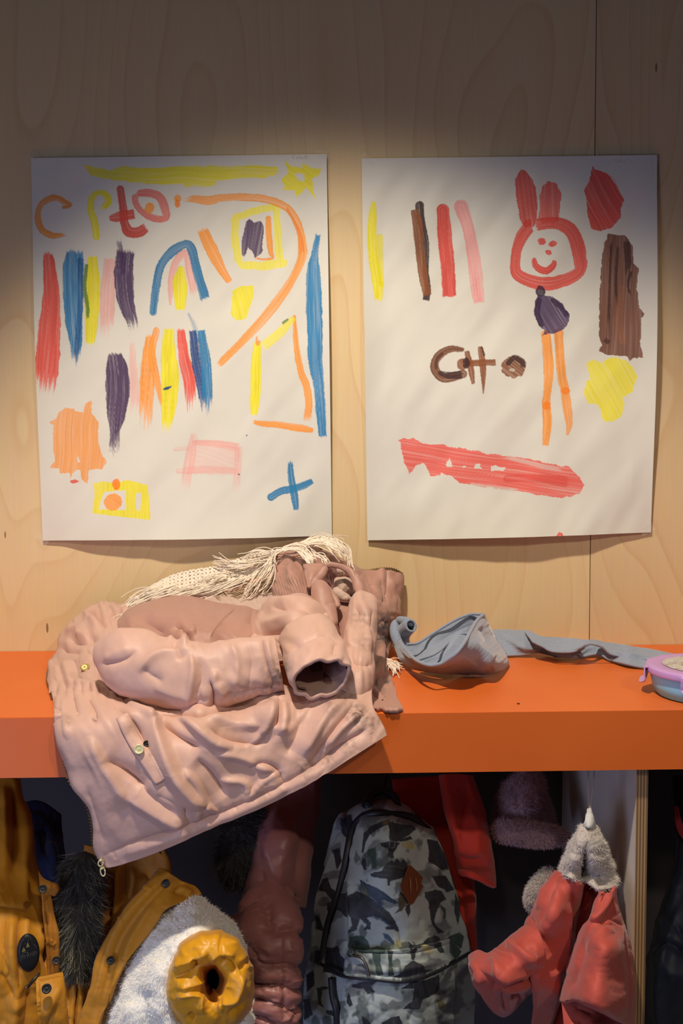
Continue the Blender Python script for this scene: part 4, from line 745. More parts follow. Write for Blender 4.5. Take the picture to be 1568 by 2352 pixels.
# woven net of loops: yarn running both ways over and under
G = coons([(338, 1352), (390, 1324), (440, 1310), (500, 1300), (560, 1280), (640, 1262)], [(330, 1392), (400, 1372), (470, 1362), (540, 1345), (600, 1318), (645, 1300)], [(338, 1352), (330, 1392)], [(640, 1262), (645, 1300)], 60, 240)
Gx, Gy = G[..., 0], G[..., 1]; GP = W(Gx, Gy, SCY(Gx, Gy)+.004)
piece('backing', M_YPK, scarf, [(338, 1353), (390, 1327), (440, 1313), (500, 1303), (560, 1284), (640, 1265)], [(330, 1392), (400, 1375), (480, 1382), (560, 1372), (645, 1345)], [(338, 1353), (330, 1392)], [(640, 1265), (645, 1345)], lambda X, Y: SCY(X, Y)+.007, (50, 160), (), (.003, 14.), (.002, 6.), .003, 41, {'t': (.2, .01)})
def gp(u, v):
    i = np.clip(u*59, 0, 58.999); j = np.clip(v*239, 0, 238.999); a = i.astype(int); b = j.astype(int); fa = (i-a)[:, None]; fb = (j-b)[:, None]
    return GP[a, b]*(1-fa)*(1-fb)+GP[a+1, b]*fa*(1-fb)+GP[a, b+1]*(1-fa)*fb+GP[a+1, b+1]*fa*fb
parts = []
for k in range(7):
    for sgn in (1, -1):
        v = np.linspace(0, 1, 300); u = np.clip((k+.5)/7+.068*sgn*np.sin(v*2*PI*17+k*PI), 0, 1); P = gp(u, v); P[:, 1] -= .002+.0014*np.cos(v*2*PI*34)*sgn
        parts.append(strand(P, .0021+.0004*np.sin(v*300), 6))
V, F_ = join(parts); mobj('crochet_net', V, F_, M_YARN, scarf)
def lock(k, p0, p1, sag, spread, seed, d0=-.012, out=.02, curl=.004, n=16, r=.00095):
    """a hank of loose yarn ends between two places (x, y)"""
    rg = np.random.default_rng(seed); o = []
    for _ in range(k):
        a = np.array(p0)+rg.normal(0, spread*.5, 2); b = np.array(p1)+rg.normal(0, spread, 2)
        t = np.linspace(0, 1, n); X = a[0]*(1-t)+b[0]*t; Y = a[1]*(1-t)+b[1]*t
        ph = rg.uniform(0, 6); nn = np.array([-(b-a)[1], (b-a)[0]]); nn = nn/(np.linalg.norm(nn)+1e-9); am = rg.normal(0, 4)+sag
        w = am*np.sin(PI*t)+rg.uniform(1, 4)*np.sin(t*2*PI*rg.uniform(.6, 1.6)+ph)*t
        X = X+nn[0]*w; Y = Y+nn[1]*w
        Z = SCY(X, Y)+d0-out*np.sin(PI*t)*rg.uniform(.2, 1)-curl*rg.random()*t
        o.append(strand(W(X, Y, np.minimum(Z, -.004)), np.linspace(r, r*.7, n), 5))
    return o
fr = []
for a in ((16, (370, 1350), (292, 1396), 6, 9, 1), (18, (430, 1358), (300, 1392), -4, 8, 2), (14, (400, 1350), (285, 1400), 3, 7, 3), (22, (490, 1342), (400, 1368), -3, 9, 4), (22, (560, 1330), (440, 1370), -4, 9, 5), (7, (300, 1398), (268, 1425), -3, 5, 6), (16, (600, 1290), (500, 1290), -8, 8, 8), (12, (520, 1320), (460, 1345), 5, 8, 9), (12, (635, 1272), (560, 1280), 8, 8, 11)):
    fr += lock(*a)
fr += lock(14, (625, 1285), (570, 1362), 2, 10, 21, -.03); fr += lock(8, (630, 1290), (590, 1350), -6, 10, 22, -.035)
V, F_ = join(fr); mobj('fringe', V, F_, M_YARN, scarf)
fr = []
for a in ((40, (640, 1318), (560, 1360), -8, 8, 31), (40, (640, 1345), (540, 1372), -6, 9, 32), (20, (600, 1340), (500, 1378), -5, 7, 33), (16, (480, 1362), (525, 1382), -4, 7, 34)): fr += lock(*a, -.014, .012)
V, F_ = join(fr); mobj('fringe', V, F_, M_FAWN, scarf)
SCY = tps([(640, 1262, -.075), (720, 1245, -.065), (790, 1245, -.06), (680, 1290, -.15), (740, 1290, -.16), (810, 1300, -.09), (630, 1300, -.11)])
fr = []
for a in ((16, (652, 1262), (720, 1284), -16, 6, 41), (12, (652, 1262), (712, 1294), -14, 5, 42), (24, (690, 1252), (775, 1262), -16, 8, 43), (26, (720, 1246), (790, 1275), -14, 9, 44), (20, (700, 1244), (786, 1250), -10, 8, 45), (12, (770, 1250), (806, 1296), -8, 7, 46), (10, (652, 1262), (625, 1284), 8, 5, 47), (8, (720, 1272), (752, 1296), -8, 6, 48)): fr += lock(*a, -.008, .012)
V, F_ = join(fr); mobj('fringe', V, F_, M_YARN, scarf)
SCY = tps([(890, 1490, -.13), (930, 1530, -.17), (900, 1550, -.21), (880, 1540, -.17)])
fr = []
for a in ((14, (886, 1515), (918, 1533), -4, 6, 51), (12, (888, 1520), (905, 1548), -3, 6, 52)): fr += lock(*a, -.003, .006)
V, F_ = join(fr); mobj('fringe', V, F_, M_YARN, scarf)

# ================================================================== grey blue knitted scarf on the worktop
M_KNIT = mat('grey blue rib knit', L(122, 132, 152), .9, sheen=.4); b = M_KNIT.node_tree.nodes['Principled BSDF']
at = nd(M_KNIT, 'ShaderNodeAttribute'); at.attribute_name = 'paint'; sp = nd(M_KNIT, 'ShaderNodeSeparateColor'); lk(M_KNIT, at.outputs['Color'], sp.inputs[0])
mu = nd(M_KNIT, 'ShaderNodeMath', operation='MULTIPLY'); lk(M_KNIT, sp.outputs[0], mu.inputs[0]); mu.inputs[1].default_value = 2*PI
si = nd(M_KNIT, 'ShaderNodeMath', operation='SINE'); lk(M_KNIT, mu.outputs[0], si.inputs[0])
tc = nd(M_KNIT, 'ShaderNodeTexCoord'); nz_ = nd(M_KNIT, 'ShaderNodeTexNoise', Scale=900., Detail=2.); lk(M_KNIT, tc.outputs['Object'], nz_.inputs['Vector'])
ad = nd(M_KNIT, 'ShaderNodeMath', operation='MULTIPLY_ADD'); lk(M_KNIT, nz_.outputs['Fac'], ad.inputs[0]); ad.inputs[1].default_value = 2.2; lk(M_KNIT, si.outputs[0], ad.inputs[2])
bp = nd(M_KNIT, 'ShaderNodeBump', Strength=.14, Distance=.0012); lk(M_KNIT, ad.outputs[0], bp.inputs['Height']); lk(M_KNIT, bp.outputs[0], b.inputs['Normal'])
n4 = nd(M_KNIT, 'ShaderNodeTexNoise', Scale=400., Detail=3.); lk(M_KNIT, tc.outputs['Object'], n4.inputs['Vector'])
lk(M_KNIT, mixc(M_KNIT, n4.outputs['Fac'], L(118, 129, 149), L(152, 162, 180)), b.inputs['Base Color'])
knit = thing('knitted_scarf', 'grey blue knitted scarf twisted in a loop and trailing to the lunch box', 'scarf', onbench(1100, 1540))
def kp(name, T, B, Lf, R, Yc, n=(50, 120), fo=(), seed=0, ribs=9, roll={}, nz=(.001, 30.), thick=.004):
    o = piece(name, M_KNIT, knit, T, B, Lf, R, Yc, n, fo, nz, (.0003, 9.), thick, seed, roll)
    u = np.linspace(0, 1, n[0])[:, None]+0*np.zeros(n[1])[None]
    c4 = np.ones((n[0]*n[1], 4), np.float32); c4[:, 0] = u.ravel()*ribs
    a = o.data.color_attributes.new('paint', 'FLOAT_COLOR', 'POINT'); a.data.foreach_set('color', c4.ravel()); return o
def yb(px, py, h):
    d = CF + CR*(px-784)/FPX - CU*(py-1176)/FPX; return float((CLOC+d*(BENCH_Z+h-CLOC[2])/d[2])[1])
H = lambda L_: [(x, y, yb(x, y, h)) for x, y, h in L_]
kp('back_band', [(918, 1470), (935, 1480), (959, 1477), (991, 1457), (1040, 1427), (1077, 1412), (1111, 1411)], [(918, 1505), (960, 1528), (1010, 1535), (1060, 1525), (1122, 1490)], [(918, 1470), (916, 1490), (918, 1505)], [(1111, 1411), (1118, 1450), (1122, 1490)],
   H([(918, 1470, .03), (991, 1457, .045), (1111, 1411, .075), (918, 1505, .01), (1010, 1535, .012), (1122, 1490, .02), (1040, 1470, .035)]), (50, 130), [([(940, 1490), (985, 1485), (1040, 1455), (1090, 1430)], 9, -.004)], 61, 16, {'t': (.1, .006)})
kp('inner_fold', [(958, 1517), (985, 1508), (1005, 1498), (1025, 1480), (1040, 1466), (1060, 1456), (1082, 1455)], [(985, 1538), (1030, 1540), (1070, 1520), (1095, 1490)], [(958, 1517), (970, 1530), (985, 1538)], [(1082, 1455), (1092, 1470), (1095, 1490)],
   H([(958, 1517, .022), (1025, 1480, .045), (1082, 1455, .055), (985, 1538, .012), (1070, 1520, .028), (1095, 1490, .04)]), (40, 90), [([(970, 1520), (1010, 1510), (1050, 1480)], 6, .003)], 62, 9, {'t': (.12, .005)})
kp('front_band', [(903, 1442), (912, 1462), (930, 1490), (955, 1516), (985, 1528), (1015, 1523), (1045, 1503), (1065, 1478), (1080, 1450), (1095, 1425), (1111, 1411)], [(909, 1492), (925, 1524), (955, 1536), (1000, 1544), (1050, 1547), (1113, 1547), (1150, 1539), (1168, 1524)], [(903, 1442), (904, 1470), (909, 1492)], [(1111, 1411), (1122, 1440), (1138, 1468), (1158, 1498), (1168, 1524)],
   H([(903, 1442, .045), (930, 1490, .035), (955, 1516, .036), (1015, 1523, .040), (1065, 1478, .068), (1111, 1411, .083), (909, 1492, .022), (955, 1537, .006), (1050, 1547, .005), (1113, 1547, .005), (1168, 1524, .006), (1138, 1468, .04), (1110, 1490, .05), (1090, 1520, .032), (1000, 1536, .022), (1050, 1530, .028), (1130, 1525, .03)]), (60, 170),
   [([(1060, 1500), (1085, 1520), (1120, 1535)], 9, .004), ([(1080, 1470), (1105, 1500), (1140, 1520)], 12, .005), ([(925, 1500), (960, 1526), (1010, 1536), (1060, 1520)], 4, -.003), ([(1130, 1545), (1128, 1525), (1140, 1505)], 7, -.003), ([(1100, 1440), (1120, 1480)], 8, -.003), ([(915, 1480), (950, 1520)], 4, .002)], 63, 12, {'t': (.08, .006), 'r': (.05, .01)})
def ktube(pth, r=.8, caps=(0, 0), seed=0, nm='roll'):
    Q, P = tube_pts(pth, 50, 60, r, caps); 
    if seed: X, Y = proj(Q); Q = Q+(Q-P[:, None])*.12*fbm(X/12, Y/12, seed)[..., None]
    Q = keepout(Q)
    o = mobj(nm, Q, gfaces(50, 60, True), M_KNIT, knit, thick=.003)
    c4 = np.ones((3000, 4), np.float32); c4[:, 0] = np.tile(np.linspace(0, 18, 60), 50); a = o.data.color_attributes.new('paint', 'FLOAT_COLOR', 'POINT'); a.data.foreach_set('color', c4.ravel())
ktube([(944, 1437, -.13, 13), (938, 1440, -.12, 15), (928, 1450, -.10, 16), (922, 1465, -.09, 16), (926, 1482, -.09, 14)], .9, (0, 0))
ktube([(914, 1424, -.085, 5), (907, 1438, -.095, 9), (907, 1456, -.105, 9), (915, 1478, -.115, 9), (930, 1500, -.125, 8), (952, 1518, -.135, 5)], .8, (.1, .1), 3)
ktube([(912, 1423, -.09, 5), (922, 1424, -.10, 7), (936, 1428, -.115, 7), (948, 1434, -.12, 5)], .8, (.1, .1), 4)
STY = tps(H([(1118, 1452, .028), (1180, 1450, .032), (1240, 1462, .03), (1290, 1468, .024), (1370, 1473, .02), (1490, 1492, .012), (1560, 1508, .010), (1150, 1507, .004), (1190, 1505, .004), (1258, 1502, .004), (1330, 1510, .004), (1400, 1516, .004), (1500, 1536, .004), (1560, 1549, .004), (1200, 1480, .022), (1310, 1495, .016), (1440, 1508, .013), (1520, 1522, .012)]))
kp('trailing_end', [(1115, 1452), (1140, 1448), (1180, 1449), (1215, 1451), (1240, 1463), (1290, 1467), (1370, 1473), (1450, 1486), (1500, 1494), (1560, 1508)], [(1150, 1508), (1190, 1506), (1230, 1500), (1258, 1503), (1285, 1510), (1330, 1511), (1372, 1504), (1400, 1517), (1450, 1529), (1500, 1537), (1560, 1550)], [(1115, 1452), (1135, 1480), (1150, 1508)], [(1560, 1508), (1560, 1530), (1560, 1550)],
   lambda X, Y: STY(X, Y), (60, 260), [([(1125, 1452), (1160, 1470), (1210, 1490), (1250, 1492)], 5, .005), ([(1140, 1458), (1190, 1470), (1230, 1470)], 7, -.004), ([(1218, 1456), (1245, 1478), (1262, 1492), (1300, 1499), (1330, 1490), (1352, 1478), (1378, 1482), (1400, 1500), (1450, 1512), (1520, 1518)], 4.5, .007), ([(1235, 1460), (1262, 1483), (1300, 1490), (1330, 1482), (1352, 1470), (1382, 1474), (1408, 1492), (1450, 1502), (1540, 1512)], 4.5, -.007), ([(1270, 1505), (1320, 1506), (1350, 1494), (1380, 1498), (1410, 1514)], 4, .003)], 64, 9, {'t': (.1, .004)}, (.0008, 40.))
kp('trailing_end', [(1205, 1451), (1245, 1464), (1295, 1468), (1370, 1474), (1450, 1487), (1535, 1503)], [(1222, 1474), (1246, 1486), (1270, 1496), (1312, 1497), (1334, 1488), (1352, 1479), (1380, 1485), (1402, 1502), (1450, 1510), (1540, 1520)], [(1205, 1451), (1222, 1474)], [(1535, 1503), (1540, 1520)],
   H([(1205, 1451, .038), (1295, 1468, .031), (1370, 1474, .028), (1535, 1503, .012), (1222, 1474, .032), (1270, 1496, .021), (1312, 1497, .022), (1352, 1479, .034), (1402, 1502, .016), (1450, 1510, .011), (1540, 1520, .009)]), (24, 160), (), 66, 6)
def lip(pts, r=.0026):
    C = crl(np.array(H(pts)), 90); V, F_ = strand(W(C[:, 0], C[:, 1], C[:, 2]), r, 10); o = mobj('ribbed_edge', V, F_, M_KNIT, knit)
lip([(930, 1490, .036), (955, 1516, .037), (985, 1528, .039), (1015, 1523, .041), (1045, 1503, .056), (1065, 1478, .069), (1080, 1450, .076), (1095, 1425, .081), (1110, 1412, .083)])
lip([(958, 1517, .023), (985, 1508, .034), (1005, 1498, .040), (1025, 1480, .046), (1040, 1466, .051), (1060, 1456, .056), (1082, 1456, .057)], .002)
lip([(935, 1480, .036), (959, 1477, .040), (991, 1457, .047), (1040, 1427, .064), (1077, 1412, .074), (1109, 1411, .078)], .0022)
lip([(1246, 1486, .025), (1270, 1496, .022), (1312, 1497, .023), (1334, 1488, .029), (1352, 1479, .035), (1380, 1485, .030), (1402, 1502, .017), (1450, 1510, .012), (1530, 1519, .010)], .0018)
# ================================================================== lunch box
M_LID = mat('lilac plastic', L(190, 148, 204), .35, spec=.5, sss=.0); M_TUB = mat('sky blue plastic', L(132, 214, 250), .4, spec=.5)
lb = thing('lunch_box', 'round blue lunch box with lilac clip lid at the right end of the worktop', 'lunch box')
c = onbench(1617, 1596); c[2] = BENCH_Z

lz = lambda pr: [(r, z*.70) for r, z in pr]
V, F_ = lathe(lz([(.02, .0005), (.0600, .0005), (.0632, .002), (.0632, .0042), (.0675, .010), (.0705, .022), (.0720, .034), (.0724, .0405), (.0732, .041), (.0732, .043), (.0732, .0465), (.0755, .048), (.0755, .0515), (.07, .0515), (.066, .046), (.06, .012), (.02, .010)]), c, (0, 0, 1), 96, (1, 0, 0)); mobj('tub', V, F_, M_TUB, lb)
prof = [(.0762, .0455), (.0780, .0460), (.0786, .048), (.0788, .0570), (.0778, .0595), (.0752, .0608), (.058, .0608), (.0572, .0602), (.02, .0602)]
V, F_ = lathe(lz(prof), c, (0, 0, 1), 120, (1, 0, 0)); mobj('lid', V, F_, M_LID, lb)
M_STK = painted('printed lid sticker', .3, 400., 0); a = np.linspace(0, 2*PI, 160, endpoint=False); rr = np.linspace(.0005, .0568, 60)[:, None]
X = rr*np.cos(a); Y = rr*np.sin(a); Pk = np.stack([c[0]+X, c[1]+Y, np.full_like(X, c[2]+.0612*.70)], -1)
cc = np.ones(X.shape+(3,))*lin((196, 192, 186)); n_ = fbm(X*130+3, Y*130, 5); n2_ = fbm(X*160+1.5*n_, Y*60, 8)
cc = cc*(1-.25*np.clip(n_, -1, 1))[..., None]
lines = np.abs(np.sin(26*n2_)); cc[lines < .16] = lin((70, 78, 84)); cc[(n_ > .62)] = lin((150, 104, 84)); cc[rr[:, 0] > .0555] = lin((180, 176, 176))
mobj('sticker', Pk, gfaces(60, 160, True), M_STK, lb, col=cc)
for ang in (158, 248, 338, 68):
    an = math.radians(ang); e = np.array([math.cos(an), math.sin(an), 0]); t = np.array([-e[1], e[0], 0])
    pr = [(.0785, .0575), (.0815, .0585), (.0838, .0560), (.0842, .0500), (.0836, .0380), (.0826, .0320), (.0838, .0280), (.0862, .0240), (.0885, .0225)]
    prI = [(.0785, .0550), (.0806, .0555), (.0818, .0540), (.0820, .0500), (.0815, .0380), (.0806, .0318), (.0818, .0265), (.0846, .0222), (.0880, .0208)]
    wd_ = [1, 1, 1, 1, 1, 1, .95, .75, .45]; P = []
    for (r1, z1), (r0, z0), s_ in zip(pr, prI, wd_):
        for q, (r, zz) in ((-1, (r1, z1)), (1, (r1, z1)), (1, (r0, z0)), (-1, (r0, z0))):
            P.append(c+e*r+t*q*.029*s_+np.array([0, 0, zz*.70])-e*(.029*s_)**2*q*q*6.0*.9)
    F_ = gfaces(len(pr), 4, True).tolist()+[[0, 1, 2, 3], [(len(pr)-1)*4+i for i in (3, 2, 1, 0)]]
    bevel(mobj('clip', P, F_, M_LID, lb, smooth=False), .0009)
# crumb on the worktop
p = onbench(1190, 1617); V, F_ = lathe([(.0002, 0), (.0022, .0002), (.0018, .0012), (.0003, .0016)], p, (0, 0, 1), 9); o = mobj('crumb', V, F_, mat('crumb', L(70, 44, 26), .8)); tag(o, 'tiny dark crumb on the front of the bare orange worktop', 'crumb')
# ================================================================== things hanging under the worktop
M_STEEL = mat('dull steel', L(120, 120, 124), .45, metal=.9)
rail = thing('hook_rail', 'dark hook rail on the back board under the orange worktop', 'rail', (0, -.01, .79))
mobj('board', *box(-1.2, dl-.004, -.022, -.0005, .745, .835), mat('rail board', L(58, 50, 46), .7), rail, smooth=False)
for x in (-.50, -.30, -.08, .08, .22, .33):
    a = np.linspace(0, PI*1.25, 16); P = [(x, -.022, .80), (x, -.05, .80)]+[(x, -.05-.022*math.sin(t)*1.0, .80-.022+.022*math.cos(t)) for t in a]
    V, F_ = strand(P, .004, 8); mobj('hook', V, F_, M_STEEL, rail)
def paintmap(base, noise=.08):
    return lambda X, Y: np.asarray(base)*(1+noise*fbm(X/40, Y/40, 3))[..., None]

# ------------------------------------------------------------------ mustard parka
MU = lin((196, 134, 30)); MUD = lin((196, 130, 30))
M_MUS = cloth('mustard cotton', tuple(MU)+(1,), .55, .22, 1300., .12, .1, 40., .12, .35)
M_MUSD = cloth('mustard cotton facing', tuple(lin((184, 120, 34)))+(1,), .65, .22, 1300., .12, .1, 45., .15)
M_BRN = cloth('brown quilted lining', L(104, 66, 30), .7, .2)
M_DFUR = mat('dark raccoon fur', L(48, 46, 38), .6, sheen=.3); M_LFUR = mat('grey tips of fur', L(150, 145, 120), .6, sheen=.3)
M_FLC = mat('white fleece', L(244, 242, 232), .85, sheen=.5)
pk = thing('parka', 'mustard parka with dark fur trim, oval badge and white fleece sleeve hanging at the left', 'coat', W(180, 2200, -.30))
YM = tps([(-60, 1790, -.16), (30, 1790, -.15), (-60, 1980, -.27), (60, 1980, -.25), (-60, 2150, -.365), (70, 2150, -.355), (130, 2150, -.315), (-60, 2390, -.375), (80, 2390, -.37), (160, 2390, -.33)])
P1 = [([(28, 1800), (34, 1930), (22, 2010)], 9, -.012), ([(10, 1800), (12, 1950), (8, 2020)], 12, .010), ([(50, 1830), (58, 1950), (55, 2060)], 12, .010), ([(-10, 2082), (40, 2086), (76, 2088)], 3, -.006, 'v'), ([(48, 2098), (40, 2140), (40, 2220), (42, 2280)], 5, -.012), ([(60, 2110), (58, 2160)], 9, .005), ([(18, 2095), (10, 2180), (28, 2260)], 9, -.006), ([(28, 2100), (26, 2180), (40, 2270), (30, 2330)], 10, .007), ([(0, 2230), (24, 2270), (34, 2290)], 6, -.006), ([(92, 2010), (98, 2100), (104, 2200), (106, 2240)], 5, -.009), ([(98, 2100), (106, 2180), (108, 2230)], 8, -.004), ([(84, 2000), (88, 2100), (94, 2200)], 8, .006), ([(42, 2290), (36, 2330), (30, 2380)], 14, .009), ([(75, 2260), (60, 2310), (50, 2380)], 12, -.006)]
piece('front_panel', M_MUS, pk, [(-70, 1788), (0, 1788), (42, 1790)], [(-70, 2400), (40, 2400), (140, 2400)], [(-70, 1788), (-70, 2100), (-70, 2400)], [(42, 1790), (62, 1900), (80, 1980), (92, 2010), (108, 2070), (120, 2130), (128, 2200), (132, 2300), (140, 2400)], YM, (220, 90), P1+wr(20, -40, 1850, 110, 2340, 85, 20, 60, 8, .003, 70), (.0025, 60.), (.0006, 18.), .005, 71, {'r': (.14, .016)})
piece('collar_tab', M_MUSD, pk, [(89, 2002), (100, 2018), (118, 2027), (131, 2034), (143, 2043)], [(98, 2070), (106, 2064), (115, 2056)], [(89, 2002), (93, 2035), (98, 2070)], [(143, 2043), (130, 2047), (115, 2056)], [(89, 2002, -.318), (143, 2043, -.325), (98, 2070, -.345), (115, 2056, -.335), (115, 2035, -.345)], (40, 40), [([(120, 2030), (128, 2040), (118, 2054)], 5, .004)], roll={'r': (.3, .01)})
piece('button_strip', M_MUSD, pk, [(95, 2050), (105, 2055), (116, 2057)], [(112, 2262), (125, 2262), (135, 2260)], [(95, 2050), (102, 2130), (108, 2200), (112, 2262)], [(116, 2057), (127, 2118), (133, 2152), (134, 2205), (135, 2260)], [(95, 2050, -.340), (116, 2057, -.335), (112, 2262, -.350), (135, 2260, -.34), (115, 2150, -.35)], (90, 24), [([(102, 2070), (112, 2150), (120, 2250)], 3, -.003), ([(124, 2110), (130, 2160), (130, 2240)], 4, .002)]+wr(12, 100, 2060, 132, 2250, 10, 25, 18, 3, .002, 72))
V, F_ = lathe([(.0001, .002), (.9, .0022), (1., .0012), (1., -.001)], (0, 0, 0), (0, -1, 0), 48)
bc = W(65, 2188, -.375); V = np.array(V); V[:, 0] *= 26*mpp(-.375); V[:, 2] *= 44*mpp(-.375)
badge_x = V[:, 0].copy()
# badge as a fine disc so that its little mountains and letters can be laid on it
th = np.linspace(0, 2*PI, 96, endpoint=False); rr = np.linspace(.01, 1, 46)[:, None]; bx = 65+26*rr*np.cos(th)+4*rr*np.sin(th)*0; by = 2188+44*rr*np.sin(th)
ZB = tps([(40, 2150, -.376), (90, 2150, -.366), (40, 2230, -.380), (90, 2230, -.372)]); BP = W(bx, by, ZB(bx, by)-.004*(1-rr**8))
class Flat(Sheet):
    def __init__(s, X, Y, base): s.X, s.Y = X, Y; s.C = np.ones(X.shape+(3,))*np.asarray(base)
bd = Flat(bx, by, lin((26, 27, 31))); g = lin((122, 112, 66)); gl = lin((116, 116, 108))
bd.blob([(50, 2187), (54, 2175), (59, 2184), (54, 2186)], g, rag=.3, st=0, a=1); bd.blob([(60, 2176), (63, 2164), (68, 2174), (64, 2176)], g, rag=.3, st=0, a=1)
for q in ([(53, 2157), (54, 2161)], [(61, 2152), (62, 2155)], [(70, 2154), (72, 2159)], [(73, 2162), (74, 2166)], [(78, 2168), (80, 2172)], [(82, 2172), (83, 2176)], [(65, 2158), (65, 2161)], [(57, 2165), (58, 2168)]): bd.pen(q, gl, .7, .7)
bd.pen([(49, 2193), (56, 2188), (62, 2187), (66, 2193)], gl, .8, .8); bd.pen([(46, 2198), (66, 2190), (86, 2184)], gl, .6, .8); bd.pen([(44, 2207), (66, 2199), (87, 2192)], gl, .5, .5)
for k in range(9):
    x = 48+k*4.3; y = 2202-(x-44)*.36
    for q in range(3): bd.pen([(x+random.uniform(-1, 1.6), y-3+random.uniform(0, 1)), (x+random.uniform(-1, 2), y+3-random.uniform(0, 2))], gl, .55, .75)
mobj('badge', BP, gfaces(46, 96, True), painted('rubber badge', .45, 300, .0), pk, col=bd.C)
button('button', 98, 2042, -.366, .0058, M_BLACK, pk); button('button', 129, 2206, -.352, .0055, M_BLACK, pk)
piece('waist_panel', M_MUS, pk, [(120, 2235), (160, 2228), (200, 2224), (240, 2222)], [(130, 2400), (180, 2400), (240, 2400)], [(120, 2235), (126, 2320), (130, 2400)], [(240, 2222), (240, 2320), (240, 2400)], [(120, 2235, -.33), (240, 2222, -.30), (130, 2400, -.36), (240, 2400, -.33)], (90, 90), [([(170, 2245), (166, 2300), (160, 2390)], 5, .007), ([(186, 2260), (180, 2330), (176, 2390)], 6, .009), ([(178, 2255), (172, 2320), (168, 2390)], 4, -.008), ([(200, 2250), (196, 2320), (190, 2390)], 6, -.009), ([(162, 2245), (158, 2300)], 3, -.005), ([(186, 2236), (187, 2265)], 2.5, .004), ([(195, 2236), (197, 2262)], 2.5, .004)]+wr(10, 140, 2240, 220, 2340, 95, 15, 50, 5, .004, 73))
piece('pocket_flap', M_MUS, pk, [(81, 2248), (100, 2243), (122, 2238), (143, 2233)], [(90, 2400), (120, 2400), (158, 2400)], [(81, 2248), (84, 2280), (88, 2330), (90, 2400)], [(143, 2233), (147, 2280), (152, 2330), (158, 2400)], [(81, 2248, -.392), (143, 2233, -.375), (90, 2400, -.402), (158, 2400, -.385), (115, 2300, -.405)], (90, 50), [([(89, 2256), (115, 2250), (142, 2244)], 2, -.003), ([(91, 2258), (96, 2330), (98, 2390)], 2, -.003), ([(140, 2262), (118, 2300), (104, 2340)], 10, .005), ([(130, 2300), (112, 2350), (105, 2390)], 8, -.005), ([(144, 2240), (150, 2300), (156, 2380)], 3, -.004)]+wr(8, 84, 2250, 92, 2390, 10, 12, 12, 2.5, .002, 74), (.001, 30.), thick=.007)
button('button', 107, 2271, -.418, .0064, M_BLACK, pk)
V, F_ = strand([W(90, 2236, -.388), W(80, 2247, -.397), W(70, 2260, -.40), W(62, 2268, -.40)], [.0016, .0018, .002, .0022], 8); mobj('drawcord', V, F_, M_BLACK, pk)
piece('inner_facing', M_BRN, pk, [(100, 2030), (140, 2040), (160, 2040)], [(125, 2230), (150, 2230), (180, 2230)], [(100, 2030), (115, 2130), (125, 2230)], [(160, 2040), (170, 2130), (180, 2230)], [(100, 2030, -.28), (160, 2040, -.27), (125, 2230, -.30), (180, 2230, -.29)], (50, 30))
# back of the parka seen between the fronts
YI = tps([(190, 1960, -.24), (420, 1960, -.26), (190, 2250, -.28), (300, 2250, -.29), (350, 2050, -.27)])
piece('back_panel', M_MUSD, pk, [(195, 1940), (250, 1950), (330, 1940), (392, 1975)], [(170, 2260), (220, 2260), (280, 2260)], [(195, 1940), (185, 2100), (170, 2260)], [(392, 1975), (385, 2040), (330, 2130), (280, 2260)], YI, (120, 100), [([(262, 1985), (258, 2060), (250, 2120)], 6, -.012), ([(275, 1985), (272, 2070), (262, 2110)], 7, .012), ([(290, 1985), (286, 2060)], 6, -.010), ([(305, 1990), (310, 2020), (300, 2070)], 9, .010), ([(325, 2000), (345, 2030), (335, 2060)], 10, -.008), ([(240, 1990), (238, 2060), (218, 2150), (206, 2230)], 10, .010), ([(250, 2040), (228, 2140), (214, 2230)], 3, -.005)]+wr(20, 205, 2000, 250, 2240, 20, 25, 24, 4, .004, 76))
for pth in ([(372, 1950, -.28, 5), (384, 1980, -.29, 6), (388, 2004, -.30, 6), (380, 2022, -.31, 5)],): tube('hanging_loop', pth, M_MUSD, pk, 30, 14, .35, (.1, .1))
# zip placket running diagonally
YK = tps([(367, 1997, -.335), (455, 2060, -.335), (294, 2082, -.36), (384, 2087, -.37), (222, 2205, -.375), (300, 2200, -.395), (212, 2270, -.38), (265, 2270, -.40), (178, 2390, -.38), (225, 2390, -.40)])
KF = [([(392, 2012), (340, 2062), (292, 2120), (262, 2180), (244, 2250), (220, 2350)], 3, -.006), ([(402, 2018), (352, 2066), (305, 2124), (276, 2180), (258, 2250), (232, 2350)], 3.5, -.005), ([(384, 2008), (330, 2060), (280, 2118), (250, 2180), (232, 2250), (205, 2350)], 5, .003), ([(352, 2070), (340, 2100), (310, 2150), (284, 2215)], 9, .006), ([(410, 2040), (440, 2052)], 7, .004), ([(420, 2028), (400, 2048), (430, 2060)], 6, -.004)]
piece('zip_placket', M_MUS, pk, [(367, 1996), (380, 1999), (392, 2009), (420, 2026), (449, 2038), (462, 2055)], [(176, 2400), (195, 2400), (220, 2400)], [(367, 1996), (330, 2042), (294, 2082), (253, 2148), (222, 2205), (212, 2270), (180, 2352), (176, 2400)], [(462, 2055), (440, 2066), (384, 2087), (355, 2127), (324, 2168), (286, 2217), (245, 2303), (229, 2348), (220, 2400)], YK, (200, 50), KF+wr(24, 230, 2010, 400, 2330, 30, 20, 24, 3, .0018, 78), (.0015, 40.), thick=.006, roll={'l': (.08, .008)})
button('button', 381, 2029, -.352, .0056, M_BLACK, pk); button('button', 254, 2206, -.394, .0056, M_BLACK, pk)
